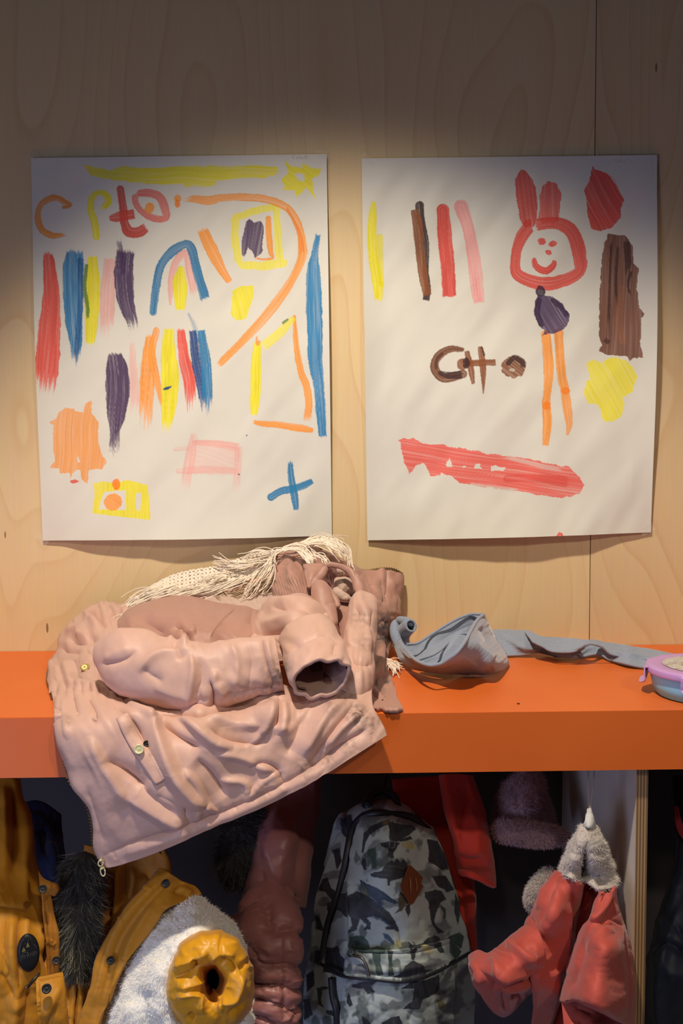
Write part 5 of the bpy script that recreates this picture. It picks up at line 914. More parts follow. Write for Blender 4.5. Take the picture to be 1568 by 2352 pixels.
# fur trim of the hood
Fp = [(196, 1955, -.295, 34), (186, 2010, -.305, 34), (186, 2070, -.315, 30), (184, 2130, -.325, 27), (180, 2190, -.33, 22), (178, 2235, -.33, 10)]
Q, P = tube_pts(Fp, 60, 30, .6, (.1, .2)); o = mobj('fur_trim', Q, gfaces(60, 30, True), M_DFUR, pk)
R, N = tsample(Q, 9000, 5); dn = np.array([0., -.25, -1.1]); R2, N2 = tsample(Q, 800, 6)
out = np.stack([np.sign(N[:, 0])*.45, 0*N[:, 0], 0*N[:, 0]], 1)
fo_ = fur('fur_fibres', R, N, dn+out, .026, .0007, M_DFUR, o, .32, 7); fo2 = fur('fur_tips', R2, N2, dn+np.stack([np.sign(N2[:, 0])*.5, 0*N2[:, 0], 0*N2[:, 0]], 1), .036, .0005, M_LFUR, o, .6, 8)
# fleece sleeve turned inside out, mustard cuff facing the viewer
YFl = tps([(229, 2400, -.375), (290, 2220, -.375), (360, 2125, -.37), (450, 2066, -.36), (540, 2130, -.37), (580, 2200, -.375), (598, 2400, -.38), (400, 2200, -.458), (480, 2150, -.450), (330, 2330, -.445), (450, 2300, -.46)])
piece('fleece_sleeve', M_FLC, pk, [(330, 2158), (384, 2092), (420, 2066), (452, 2060), (484, 2078), (530, 2118)], [(222, 2410), (350, 2410), (480, 2410), (604, 2410)], [(330, 2158), (290, 2217), (252, 2300), (234, 2352), (222, 2410)], [(530, 2118), (570, 2170), (590, 2240), (600, 2330), (604, 2410)], lambda X, Y: YFl(X, Y)+.15*np.exp(-(((X-484)/76)**2+((Y-2258)/95)**2)**2), (120, 120), [([(330, 2260), (330, 2330), (345, 2380)], 14, -.010), ([(300, 2300), (295, 2370)], 14, .008), ([(370, 2200), (350, 2280)], 16, .006)], (.004, 40.), (.0015, 12.), .004, 80, {'l': (.12, .03), 'r': (.12, .03), 't': (.1, .03)}, key='fleece')
fl = [q for q in pk.children if q.name.startswith('fleece_sleeve')][0]
R, N = sample('fleece', 30000, 9); fur('fleece_pile', R, N, np.array([0., -.15, -.35]), .0075, .0009, M_FLC, fl, .65, 10)
cx, cy = 482, 2258; nr, na = 90, 220
th = np.linspace(0, 2*PI, na, endpoint=False); s_ = np.linspace(0, 1, nr)[:, None]
ro = 1+.03*np.cos(2*th+.5)+.02*np.sin(3*th); px = cx+6*(1-s_)+(15+87*s_)*ro*np.cos(th-.2*(1-s_)*0); py = cy-6*(1-s_)+(27+99*s_)*ro*np.sin(th)
pro = np.sin(PI*np.clip(s_*.93+.07, 0, 1))**.55
Yc_ = -.452-.040*pro+.05*np.clip(1-s_*5, 0, 1)**1.5+.03*np.clip((s_-.85)/.15, 0, 1)**2
CFo = [([(400, 2245), (440, 2235), (470, 2215)], 7, -.009), ([(395, 2225), (440, 2205), (480, 2180)], 11, .006), ([(405, 2290), (430, 2280), (455, 2290), (470, 2330)], 9, .010), ([(415, 2265), (445, 2258), (468, 2250)], 9, .006), ([(455, 2275), (490, 2290), (515, 2305)], 8, -.009), ([(470, 2260), (500, 2290), (510, 2330)], 6, .006), ([(500, 2310), (540, 2290), (552, 2250), (545, 2220)], 9, .010), ([(545, 2250), (560, 2220), (575, 2200)], 7, -.007), ([(505, 2200), (530, 2215), (545, 2240)], 10, -.008), ([(480, 2200), (510, 2190), (540, 2200)], 10, .007), ([(520, 2330), (560, 2310), (578, 2280)], 8, -.006), ([(430, 2330), (450, 2350)], 8, -.008), ([(512, 2140), (505, 2180), (512, 2200)], 3, -.003), ([(440, 2205), (452, 2210), (448, 2225)], 5, -.006), ([(525, 2160), (560, 2190), (570, 2230)], 8, .004)]
Pc = W(px, py, Yc_+0*px); Nn = gnormals(Pc); Nn = Nn*np.sign((Nn*(CLOC-Pc)).sum(-1, keepdims=True)); Dd = folds(px, py, CFo+wr(6, 390, 2140, 580, 2380, 60, 60, 50, 8, .003, 82))+.003*fbm(px/30, py/30, 83)
mobj('cuff', Pc+Nn*Dd[..., None], gfaces(nr, na, True), cloth('mustard satin lining', tuple(lin((226, 160, 24)))+(1,), .42, .12, 1300., .05, .1, 30., .1, .5), pk)
V = np.vstack([W(px[0], py[0], Yc_[0]+0*px[0]), W(cx+4+.62*(px[0]-cx), cy-4+.7*(py[0]-cy), np.full(na, -.33)), W(cx+4+.5*(px[0]-cx), cy-4+.5*(py[0]-cy), np.full(na, -.22))])
mobj('cuff_inside', V, gfaces(3, na, True).tolist()+[list(range(2*na, 3*na))], cloth('cuff inside with shade in colour', L(48, 28, 10), .9), pk)  # very dark brown paints the shade down inside the cuff

# ------------------------------------------------------------------ navy garment in the shadow at the far left
M_NAVY = cloth('navy cotton', L(26, 36, 72), .8, .25, 900., .2, .2, 50., .3); M_DGRN = cloth('dark green cotton', L(36, 44, 40), .9)
nv = thing('navy_sweater', 'navy sweater deep in the shadow behind the mustard parka', 'sweater', W(105, 1960, -.16))
piece('body', M_NAVY, nv, [(40, 1850), (90, 1840), (140, 1870)], [(60, 2080), (110, 2090), (170, 2080)], [(40, 1850), (50, 1960), (60, 2080)], [(140, 1870), (150, 1980), (170, 2080)], [(40, 1850, -.12), (140, 1870, -.12), (60, 2080, -.19), (170, 2080, -.18), (105, 1970, -.19)], (70, 50), [([(115, 1930), (124, 1980), (118, 2020)], 7, .012), ([(100, 1900), (106, 1970)], 7, -.01)], (.004, 30.))

# ------------------------------------------------------------------ dusty pink puffer
M_MAUVE = cloth('dusty rose nylon', L(158, 102, 96), .42, .12, 1100., .06, .1, 40., .2, .5)
pf = thing('puffer_jacket', 'dusty rose quilted puffer jacket with dark fur hood trim beside the backpack', 'jacket', W(640, 2150, -.26))
piece('shoulder', M_MAUVE, pf, [(560, 1800), (620, 1790), (680, 1780), (735, 1775)], [(555, 2075), (620, 2078), (700, 2085)], [(560, 1800), (580, 1900), (570, 1990), (555, 2075)], [(735, 1775), (730, 1870), (715, 1980), (700, 2085)], [(560, 1800, -.15), (735, 1775, -.14), (600, 1930, -.25), (720, 1930, -.20), (660, 1930, -.265), (555, 2075, -.25), (700, 2085, -.235), (640, 2050, -.285)], (90, 80), [([(700, 1860), (690, 1950), (680, 2040)], 12, -.008), ([(640, 1850), (620, 1960), (650, 2040)], 16, .006), ([(600, 2035), (650, 2045), (690, 2065)], 4, -.008)]+wr(10, 600, 1850, 710, 2060, 95, 30, 70, 12, .003, 90), (.003, 60.), roll={'l': (.15, .04), 'r': (.1, .03)})
def baf(X, Y, t):
    q = np.interp(t, [0, .28, .47, .60, .70, .82, .91, 1.], [0, 1, 2, 3, 4, 5, 6, 7])+.16*np.sin(X/19.+t*9)-.007*(X-625); return .010*np.abs(np.sin(q*PI))**.6-.004+.0022*fbm(X/9, Y/7, 91)*np.clip(1.5-np.abs(np.sin(q*PI))*1.4, 0, 1)
tube('sleeve', [(596, 2040, -.25, 34), (614, 2072, -.285, 62), (622, 2130, -.33, 68), (628, 2190, -.355, 62), (630, 2250, -.365, 54), (630, 2320, -.37, 54), (630, 2400, -.37, 54)], M_MAUVE, pf, 220, 90, .7, (.09, 0), [([(652, 2130), (650, 2250), (648, 2390)], 3, -.004), ([(612, 2060), (620, 2110), (605, 2150)], 12, -.005)]+wr(40, 585, 2120, 690, 2380, 15, 40, 36, 5, .0035, 92), (.002, 40.), .0, 93, baf)
tube('under_sleeve', [(560, 2090, -.22, 40), (572, 2170, -.245, 44), (590, 2260, -.25, 40), (600, 2400, -.25, 40)], M_MAUVE, pf, 120, 60, .7, (.1, 0), wr(10, 540, 2060, 620, 2300, 60, 40, 50, 8, .003, 94), (.003, 40.), 0, 95, lambda X, Y, t: .007*np.abs(np.sin(t*PI*5.2))**.6)
Q, P = tube_pts([(560, 1850, -.20, 40), (560, 1910, -.225, 46), (545, 1970, -.23, 42), (540, 2030, -.225, 22)], 50, 30, .7, (.1, .2)); o = mobj('fur_trim', Q, gfaces(50, 30, True), M_DFUR, pf)
R, N = tsample(Q, 7000, 15); fur('fur_fibres', R, N, np.array([.25, -.2, -.5]), .022, .0008, M_DFUR, o, .45, 16)

# ------------------------------------------------------------------ backpack
bp_ = thing('backpack', 'grey backpack printed with dark dinosaurs, brown leather diamond on its front', 'backpack', W(900, 2200, -.3))
class Cam(Sheet):
    def __init__(s, base): s.base = np.asarray(base)
    def __call__(s, X, Y):
        s.X, s.Y = X, Y; s.C = np.ones(X.shape+(3,))*s.base*(1+.10*fbm(X/45, Y/45, 31))[..., None]
        n_ = fbm(X/70, Y/90, 55); s.C = s.C*(1-.25*np.clip(n_, 0, 1))[..., None]+np.array([.0, .012, .03])*np.clip(-n_, 0, 1)[..., None]
        m_ = np.clip((fbm(X/34+Y/90, Y/30, 77)-.12)*5, 0, 1)*.62; s.C = s.C*(1-m_[..., None])+np.array(lin((58, 62, 68)))*m_[..., None]
        m_ = np.clip((fbm(X/26, Y/34, 93)-.30)*6, 0, 1)*.7; s.C = s.C*(1-m_[..., None])+np.array(lin((52, 66, 60)))*m_[..., None]
        dinos(s); return s.C
DK = lin((38, 40, 48)); DG = lin((50, 70, 58)); DB = lin((38, 58, 84)); DT = lin((108, 100, 74)); CRM = lin((188, 186, 140)); WH = lin((214, 218, 220))
Z = lambda pts: [(700+x/3.92, 1820+y/3.92) for x, y in pts]
def dinos(s):
    kw = dict(rag=1.2, st=.15, a=.95, dark=.5)
    def b(pts, c, **k): s.blob(Z(pts), c, **{**kw, **k})
    b([(590, 730), (640, 715), (690, 715), (715, 680), (740, 640), (770, 610), (800, 630), (820, 595), (855, 630), (880, 600), (915, 640), (930, 680), (900, 740), (880, 770), (800, 790), (765, 800), (760, 840), (740, 840), (740, 780), (680, 770), (600, 755)], DK, ang=10, seed=1)
    b([(430, 930), (470, 890), (530, 910), (600, 950), (680, 1010), (760, 1080), (820, 1160), (855, 1240), (850, 1270), (800, 1240), (740, 1180), (690, 1130), (620, 1105), (560, 1120), (600, 1170), (595, 1230), (520, 1240), (560, 1190), (510, 1130), (490, 1180), (470, 1230), (410, 1255), (450, 1180), (440, 1100), (410, 1040), (395, 980)], DK, ang=35, seed=2)
    s.stroke([(x, y, w) for (x, y), w in zip(Z([(560, 1100), (660, 1125), (760, 1190), (830, 1255)]), (1, 2.5, 3, 2))], DB*1.5, a=.7)
    b([(720, 1215), (745, 1200), (790, 1215), (800, 1235), (760, 1230), (735, 1235)], DK, seed=3)
    b([(500, 780), (560, 820), (640, 850), (720, 900), (790, 960), (840, 990), (800, 1000), (740, 970), (690, 960), (690, 1030), (670, 1030), (640, 970), (570, 930), (530, 880)], DB*.9, ang=30, seed=4); b([(520, 800), (545, 850), (575, 920), (640, 950), (590, 930), (545, 920)], DT, seed=5)
    b([(390, 1290), (440, 1290), (520, 1290), (560, 1330), (590, 1400), (660, 1385), (740, 1410), (690, 1460), (600, 1440), (500, 1430), (390, 1400)], DG, ang=15, seed=6); b([(440, 1340), (480, 1330), (500, 1370), (460, 1380)], DK, seed=7); b([(600, 1440), (690, 1450), (680, 1530), (720, 1620), (660, 1640), (640, 1560)], DG*.9, seed=8); b([(740, 1420), (790, 1420), (780, 1530), (800, 1630), (750, 1640), (755, 1540)], DG*.8, seed=9)
    b([(750, 270), (860, 290), (960, 310), (990, 340), (930, 390), (880, 420), (940, 400), (960, 430), (880, 450), (760, 440), (755, 350)], DK, seed=10); b([(850, 470), (920, 440), (980, 470), (985, 510), (930, 520), (870, 500)], CRM*.8, seed=11); b([(680, 460), (760, 445), (850, 460), (820, 500), (790, 560), (800, 600), (770, 600), (745, 580), (750, 520), (690, 490)], DK, seed=12)
    b([(540, 380), (600, 310), (700, 265), (760, 260), (750, 300), (650, 340), (590, 390), (555, 460), (530, 550), (515, 540), (530, 440)], DK, seed=13); b([(690, 270), (760, 255), (760, 290), (710, 300)], DT, seed=14)
    b([(560, 530), (600, 510), (640, 500), (645, 600), (650, 690), (610, 690), (600, 600), (570, 560)], DG, seed=15); b([(530, 590), (560, 610), (565, 700), (540, 700), (520, 640)], DK, seed=16)
    b([(850, 890), (900, 930), (930, 990), (900, 1010), (870, 1060), (800, 1090), (840, 1040), (830, 960)], DT*.45, seed=17); b([(900, 1010), (935, 1000), (945, 1080), (925, 1120), (900, 1060)], DK, seed=18)
    b([(700, 1260), (750, 1280), (800, 1340), (830, 1400), (780, 1360), (720, 1310)], DB*1.6, seed=19); b([(800, 1330), (855, 1330), (870, 1390), (800, 1400)], CRM*.85, seed=20)
    b([(920, 1345), (960, 1370), (1010, 1375), (1060, 1360), (1100, 1310), (1150, 1280), (1200, 1300), (1210, 1350), (1240, 1440), (1200, 1440), (1150, 1380), (1080, 1380), (1000, 1400), (970, 1510), (945, 1500), (940, 1410)], DK, seed=21); b([(1030, 1390), (1090, 1370), (1140, 1400), (1140, 1450), (1060, 1440)], CRM*.8, seed=22)
    b([(840, 1620), (880, 1570), (930, 1530), (960, 1510), (1000, 1540), (1050, 1560), (1060, 1590), (1140, 1590), (1090, 1640), (960, 1700), (820, 1690), (720, 1670)], DK, seed=23)
    b([(1060, 900), (1130, 880), (1200, 890), (1260, 960), (1200, 1000), (1160, 1060), (1150, 1160), (1190, 1220), (1240, 1260), (1180, 1270), (1120, 1130), (1100, 1000), (1070, 950)], DK, seed=24); b([(1200, 1010), (1260, 1050), (1260, 1130), (1220, 1150), (1240, 1090), (1190, 1040)], DG, seed=25)
    b([(1080, 430), (1180, 440), (1240, 560), (1280, 700), (1200, 700), (1100, 620)], DK*1.4, seed=26); b([(1120, 760), (1240, 750), (1330, 880), (1260, 900), (1160, 850)], DK, seed=27); b([(1330, 900), (1380, 1000), (1400, 1100), (1370, 1200), (1340, 1050)], DK*1.2, seed=28); b([(1280, 1300), (1380, 1260), (1420, 1300), (1390, 1400), (1330, 1370), (1390, 1430), (1350, 1520), (1290, 1440)], DG*.9, seed=29)
    b([(430, 1730), (520, 1700), (660, 1690), (600, 1740), (630, 1790), (570, 1810), (540, 1760), (440, 1750)], DK, seed=30); b([(860, 1760), (960, 1700), (1080, 1690), (1200, 1640), (1210, 1780), (1160, 1810), (1060, 1860), (1020, 1940), (880, 1950), (960, 1880), (980, 1760)], DK*1.1, seed=31); b([(380, 1880), (400, 1790), (440, 1910), (410, 1925)], DK, seed=32); b([(690, 2060), (780, 2020), (850, 2010), (880, 2085), (700, 2100)], DK, seed=33); b([(1160, 1870), (1220, 1840), (1260, 1930), (1200, 1960)], CRM*.6, seed=34); b([(520, 2000), (560, 2040), (600, 2100), (520, 2100)], DK, seed=35)
    # side, left of the zip
    b([(310, 240), (420, 200), (440, 300), (380, 420), (340, 380)], DK*1.2, seed=40); b([(250, 520), (320, 500), (330, 620), (290, 700), (270, 600)], DK, seed=41); b([(160, 780), (210, 770), (250, 860), (290, 900), (250, 970), (200, 900), (130, 880)], DK, seed=42); b([(90, 1100), (150, 1140), (170, 1250), (110, 1230)], DK, seed=43); b([(200, 1000), (260, 960), (240, 1040), (210, 1100)], DK, seed=44); b([(100, 1430), (150, 1420), (140, 1560), (90, 1520)], DK, seed=45); b([(120, 1760), (190, 1740), (240, 1760), (170, 1780), (160, 1860), (190, 1940), (140, 1900)], DG*.7, seed=46); b([(200, 1950), (260, 1960), (270, 2010), (210, 1990)], DK, seed=47); b([(190, 1390), (250, 1400), (300, 1380), (330, 1470), (360, 1500), (350, 1640), (190, 1620), (190, 1500)], DK, seed=48); b([(290, 930), (380, 900), (400, 1010), (385, 1130), (330, 1070), (280, 1050)], DK, seed=49); b([(20, 1640), (80, 1600), (100, 1740), (30, 1800)], DK, seed=50); b([(0, 1860), (60, 1850), (80, 2000), (0, 2050)], DK, seed=51)
    for (x, y) in ((230, 728), (752, 855)): s.pen(Z([(x-20, y), (x+2, y-18), (x+24, y+4), (x+2, y+14), (x-20, y)]), WH*.8, .7, .8)
    for (x, y, w_) in ((1045, 1228, 115), (712, 1948, 150), (290, 1200, 80)):
        t = np.linspace(0, 1, 26); s.pen(Z(np.stack([x+w_*t, y+12*t-14*np.abs(np.sin(t*21))*(.4+.6*np.cos(t*9)**2)], 1)), WH*.75, .55, .65)
BPC = Cam(lin((166, 177, 175)))
M_BAG = painted('printed canvas', .55, 1200., .15, .35, 30., .1)
YP = tps([(779, 1904, -.22), (743, 2004, -.23), (720, 2108, -.24), (700, 2210, -.25), (700, 2400, -.25), (860, 1840, -.22), (955, 1868, -.22), (1011, 1947, -.22), (1044, 2050, -.225), (1075, 2177, -.23), (1085, 2400, -.24), (900, 1900, -.29), (820, 1960, -.30), (900, 2000, -.345), (780, 2100, -.31), (880, 2120, -.36), (1000, 2100, -.31), (760, 2250, -.32), (880, 2250, -.37), (1010, 2250, -.33), (880, 2390, -.37), (760, 2390, -.32), (1010, 2390, -.33)])
BF_ = [([(832, 1873), (808, 1905), (800, 1940), (790, 1998), (774, 2062), (752, 2126), (740, 2200)], 5, -.010), ([(832, 1873), (870, 1868), (940, 1876), (985, 1905)], 5, -.010), ([(798, 2000), (800, 2100), (794, 2200)], 3, -.006), ([(960, 2000), (990, 2060), (1010, 2130)], 10, .005), ([(800, 2010), (812, 2080), (806, 2160)], 8, .006), ([(900, 2110), (920, 2150), (915, 2170)], 10, -.004)]+wr(14, 740, 1900, 1060, 2350, 80, 30, 80, 10, .003, 96)
piece('main_compartment', M_BAG, bp_, [(790, 1885), (800, 1862), (830, 1846), (870, 1838), (915, 1846), (955, 1868), (990, 1905)], [(696, 2410), (800, 2410), (960, 2410), (1088, 2410)], [(790, 1885), (779, 1904), (766, 1947), (743, 2004), (728, 2050), (718, 2108), (712, 2177), (702, 2230), (696, 2410)], [(990, 1905), (1011, 1947), (1029, 2004), (1044, 2050), (1058, 2100), (1072, 2146), (1079, 2190), (1086, 2280), (1088, 2410)], YP, (330, 250), BF_, (.003, 60.), (.0005, 16.), .004, 97, {'t': (.05, .02)}, BPC, key='bag')
# front pocket with its piped edge
YQ = lambda X, Y: YP(X, Y)-.014
piece('front_pocket', M_BAG, bp_, [(797, 2178), (850, 2182), (920, 2180), (1000, 2165), (1062, 2142)], [(792, 2240), (850, 2244), (930, 2251), (1000, 2228), (1075, 2188)], [(797, 2178), (795, 2210), (792, 2240)], [(1062, 2142), (1072, 2160), (1075, 2188)], YQ, (60, 220), [([(800, 2186), (880, 2190), (960, 2186), (1050, 2160)], 2.5, -.004), ([(800, 2220), (900, 2226), (1000, 2210)], 8, .004)], (.001, 30.), (.0003, 12.), .006, 98, {'b': (.15, -.004)}, BPC)
piece('pocket_panel', M_BAG, bp_, [(792, 2244), (850, 2248), (930, 2255), (1000, 2234), (1040, 2215)], [(775, 2405), (880, 2405), (1035, 2405)], [(792, 2244), (784, 2310), (775, 2405)], [(1040, 2215), (1042, 2300), (1035, 2405)], lambda X, Y: YP(X, Y)-.006, (150, 200), wr(10, 800, 2260, 1020, 2400, 70, 40, 70, 12, .004, 99), (.002, 40.), (.0004, 14.), .004, 99, {}, BPC)
def onbag(pts, d): return [(x, y, float(YP(x, y))-d) for x, y in pts]
def cord(name, pts, r, m, d=.004, par=bp_):
    C = crl(np.array(onbag(pts, d)), 80); V, F_ = strand(W(C[:, 0], C[:, 1], C[:, 2]), r, 8); return mobj(name, V, F_, m, par)
M_PIPE = mat('black piping', L(30, 30, 36), .5)
cord('zipper', [(738, 2215), (752, 2126), (774, 2062), (790, 1998), (800, 1940), (808, 1905), (832, 1876), (870, 1868), (940, 1876), (985, 1908)], .0055, M_PIPE, -.001)
cord('piping', [(735, 2212), (765, 2232), (795, 2243), (850, 2248), (929, 2254), (1000, 2232), (1078, 2190)], .0026, M_PIPE, .016)
cord('side_strap', [(762, 2246), (766, 2290), (774, 2325), (776, 2400)], .0062, M_PIPE, .008)
zp = onbag([(806, 2188)], .024)[0]; V, F_ = ring(W(*zp), .005, .005, .0012); 
V2, F2 = strand(W(*np.array(crl(np.array(onbag([(808, 2194), (830, 2200), (843, 2222), (848, 2244)], .026)), 20)).T), .002, 6); V, F_ = join([(V, F_), (V2, F2)]); mobj('zip_pull', V, F_, mat('dark metal', L(96, 92, 84), .4, metal=.8), bp_)
for (x, y) in ((900, 1940), (946, 2172)):
    q = onbag([(x, y)], .018)[0]; V, F_ = ring(W(*q), .0042, .005, .0007); mobj('zip_pull', V, F_, M_STEEL, bp_)
D4 = [(940, 1986), (944, 1988), (976, 2020), (978, 2026), (950, 2074), (945, 2078), (940, 2076), (920, 2043), (919, 2037), (936, 1989)]
front = W(*np.array(onbag(D4, .010)).T); back = W(*np.array(onbag(D4, .0075)).T); n_ = len(D4)
M_LEA = cloth('brown leather', L(112, 62, 34), .5, .15, 500., .15, 0, 60., .1)
lp = mobj('leather_patch', np.vstack([front, back]), [list(range(n_)), list(range(n_, 2*n_))[::-1]]+[[k, k+n_, (k+1) % n_+n_, (k+1) % n_] for k in range(n_)], M_LEA, bp_, smooth=False); bevel(lp, .0006)
for sl in ([(941, 2016), (943, 2030), (943, 2050)], [(954, 2016), (957, 2030), (957, 2046)]):
    V, F_ = strand(W(*np.array(onbag(sl, .0103)).T), .0006, 6); mobj('slit', V, F_, mat('slit edge', L(178, 120, 76), .6), lp)
V, F_ = strand(W(*crl(np.array([(840, 1850, -.235), (850, 1826, -.21), (880, 1818, -.19), (905, 1830, -.205), (912, 1852, -.23)]), 30).T), .0065, 10); mobj('carry_handle', V, F_, M_PIPE, bp_)
V, F_ = strand([W(880, 1818, -.19), W(882, 1805, -.13), np.array([.08, -.07, .79]), np.array([.08, -.06, .802])], .003, 8); mobj('hanging_loop', V, F_, M_PIPE, bp_)
o = tube('shoulder_strap', [(795, 1866, -.20, 8), (788, 1880, -.215, 14), (780, 1905, -.222, 18), (768, 1950, -.215, 16), (752, 2000, -.20, 12)], M_BAG, bp_, 40, 30, .5, (.1, .1)); me = o.data; Vv = np.empty(len(me.vertices)*3); me.vertices.foreach_get('co', Vv); X, Y = proj(Vv.reshape(-1, 3)); c4 = np.ones((len(X), 4), np.float32); c4[:, :3] = BPC(X, Y); me.color_attributes.new('paint', 'FLOAT_COLOR', 'POINT').data.foreach_set('color', c4.ravel())

# ------------------------------------------------------------------ red jacket behind the backpack
M_RED = cloth('red cotton', L(196, 52, 32), .7, .2, 1000., .2, .2, 45., .2)
rj = thing('jacket', 'orange red cotton jacket with folded sleeve hem behind the backpack', 'jacket', W(1050, 2000, -.2))
piece('body', M_RED, rj, [(900, 1790), (980, 1784), (1060, 1784)], [(960, 2240), (1040, 2240), (1094, 2230)], [(900, 1790), (930, 2000), (960, 2240)], [(1060, 1784), (1082, 1950), (1086, 2040), (1089, 2100), (1095, 2170), (1094, 2230)], [(900, 1790, -.10), (1060, 1784, -.13), (960, 2240, -.17), (1094, 2230, -.17), (1040, 2000, -.19)], (90, 60), [([(1040, 1900), (1060, 2050), (1078, 2200)], 9, -.006), ([(1076, 2030), (1082, 2120)], 5, .004)]+wr(8, 960, 1850, 1090, 2200, 85, 20, 80, 10, .004, 100), roll={'r': (.1, .015)})
SV = [([(1080, 1800), (1066, 1860), (1060, 1960)], 16, -.008), ([(1045, 1960), (1075, 1975), (1110, 1965)], 10, -.005), ([(1050, 1900), (1080, 1920), (1115, 1905)], 12, .005), ([(1075, 1850), (1090, 1900), (1095, 1980)], 14, .005)]
piece('sleeve', M_RED, rj, [(1010, 1780), (1045, 1778), (1084, 1782)], [(1052, 2002), (1074, 2006), (1104, 2018), (1138, 2031)], [(1010, 1780), (1020, 1850), (1040, 1930), (1052, 2002)], [(1084, 1782), (1108, 1850), (1122, 1920), (1132, 1980), (1138, 2031)], [(1010, 1780, -.17), (1084, 1782, -.16), (1050, 1900, -.25), (1110, 1900, -.22), (1052, 2002, -.235), (1095, 1960, -.26), (1138, 2031, -.22)], (90, 60), SV, roll={'l': (.2, .02), 'r': (.2, .03)})
tube('hem', [(1052, 2000, -.24, 4), (1062, 2005, -.25, 7), (1078, 2008, -.262, 7), (1104, 2019, -.262, 7), (1126, 2031, -.25, 8), (1138, 2036, -.238, 6)], M_RED, rj, 50, 24, .9, (.08, .08))

# ------------------------------------------------------------------ fuzzy hat on a hook
M_HAT = mat('mauve teddy fur', L(164, 128, 132), .9, sheen=.5); hat = thing('hat', 'fuzzy mauve teddy hat with rolled brim hanging above the coral jacket', 'hat', W(1210, 1860, -.17))
CRW = lambda x: piece('crown', M_HAT, hat, [(1196, 1770), (1215, 1766), (1236, 1772)], [(1140, 1905), (1200, 1925), (1275, 1915)], [(1196, 1770), (1158, 1803), (1141, 1850), (1140, 1905)], [(1236, 1772), (1254, 1830), (1268, 1870), (1275, 1915)], [(1196, 1770, -.12), (1236, 1772, -.12), (1141, 1850, -.16), (1268, 1870, -.14), (1140, 1905, -.17), (1275, 1915, -.15), (1200, 1850, -.215), (1205, 1910, -.215)], (60, 60), [([(1190, 1810), (1185, 1850), (1200, 1900)], 10, -.008), ([(1215, 1800), (1225, 1860)], 12, .006)], (.004, 25.), roll={'l': (.2, .03), 'r': (.2, .03), 't': (.2, .02)}, key='crown')
crw = CRW(0); R, N = sample('crown', 9000, 21); fur('crown_pile', R, N, np.array([.2, -.1, -.5]), .012, .0010, M_HAT, crw, .6, 22)
Q, P = tube_pts([(1138, 1900, -.19, 14), (1150, 1906, -.215, 22), (1190, 1912, -.23, 24), (1240, 1918, -.225, 23), (1285, 1920, -.20, 17), (1306, 1924, -.185, 8)], 50, 30, .8, (.1, .15)); o = mobj('brim', Q, gfaces(50, 30, True), M_HAT, hat)
R, N = tsample(Q, 9000, 23); fur('brim_pile', R, N, np.array([.1, -.1, -.3]), .009, .0010, M_HAT, o, .6, 24)

# ------------------------------------------------------------------ coral jacket on its loop
M_COR = cloth('coral cotton', L(186, 80, 68), .6, .12, 1100., .15, .2, 40., .15); M_CORD = cloth('coral inside', L(168, 48, 44), .8)
M_GFL = mat('grey white fleece', L(186, 176, 168), .9, sheen=.5)
cj = thing('jacket', 'coral jacket with grey fleece lining hung upside down by a string beside the divider', 'jacket', W(1340, 2150, -.3))
YOFF[0] = -.10
for pts in ([(1350, 1772, -.30), (1350, 1810, -.30), (1353, 1862, -.30)], [(1364, 1772, -.30), (1360, 1820, -.30), (1354, 1862, -.30)]):
    V, F_ = strand(W(*(np.array(pts)+np.array([0, 0, YOFF[0]])).T), .0011, 6); mobj('string', V, F_, mat('string', L(150, 136, 130), .8), cj)
gp_ = lambda X, Y: .0016*np.sin((X-1351)/(np.maximum(Y-1850, 6))*9.)
piece('loop', cloth('white tape', L(214, 210, 204), .7), cj, [(1351, 1857), (1353, 1856), (1355, 1857)], [(1335, 1903), (1350, 1900), (1366, 1901)], [(1351, 1857), (1344, 1878), (1335, 1903)], [(1355, 1857), (1360, 1878), (1366, 1901)], [(1353, 1856, -.30), (1335, 1903, -.295), (1350, 1900, -.31), (1366, 1901, -.295)], (40, 40), (), (0, 10.), fine=gp_)
YG = tps([(1337, 1896, -.295), (1364, 1896, -.295), (1283, 2004, -.28), (1318, 1980, -.315), (1340, 2000, -.29), (1372, 1980, -.32), (1417, 2010, -.275), (1400, 1960, -.28), (1309, 2016, -.32), (1376, 2044, -.32), (1350, 1930, -.32)])
piece('fleece_collar', M_GFL, cj, [(1335, 1897), (1350, 1895), (1366, 1897)], [(1278, 2005), (1294, 2010), (1309, 2017), (1333, 2026), (1342, 2022), (1360, 2034), (1376, 2044), (1392, 2043), (1408, 2037), (1419, 2027)], [(1335, 1897), (1314, 1930), (1293, 1972), (1278, 2005)], [(1366, 1897), (1381, 1925), (1399, 1963), (1415, 2000), (1419, 2027)], YG, (90, 90), [([(1349, 1930), (1344, 1970), (1340, 2022)], 6, -.020), ([(1378, 2000), (1376, 2040)], 5, -.008), ([(1320, 1960), (1310, 2010)], 12, .006)], (.003, 20.), (.0015, 7.), .005, 110, {'l': (.15, .03), 'r': (.15, .03)}, key='collar')
o = [q for q in cj.children if q.name.startswith('fleece_collar')][0]; R, N = sample('collar', 11000, 25); fur('fleece_pile', R, N, np.array([0., -.1, -.5]), .0065, .0010, M_GFL, o, .55, 26)
Q, P = tube_pts([(1272, 2002, -.26, 12), (1245, 2030, -.265, 18), (1228, 2058, -.265, 17), (1220, 2088, -.26, 8)], 30, 24, .8, (.1, .2)); o = mobj('fleece_edge', Q, gfaces(30, 24, True), M_GFL, cj); R, N = tsample(Q, 9000, 27); fur('fleece_pile', R, N, np.array([-.3, -.1, -.2]), .009, .0008, M_GFL, o, .6, 28)
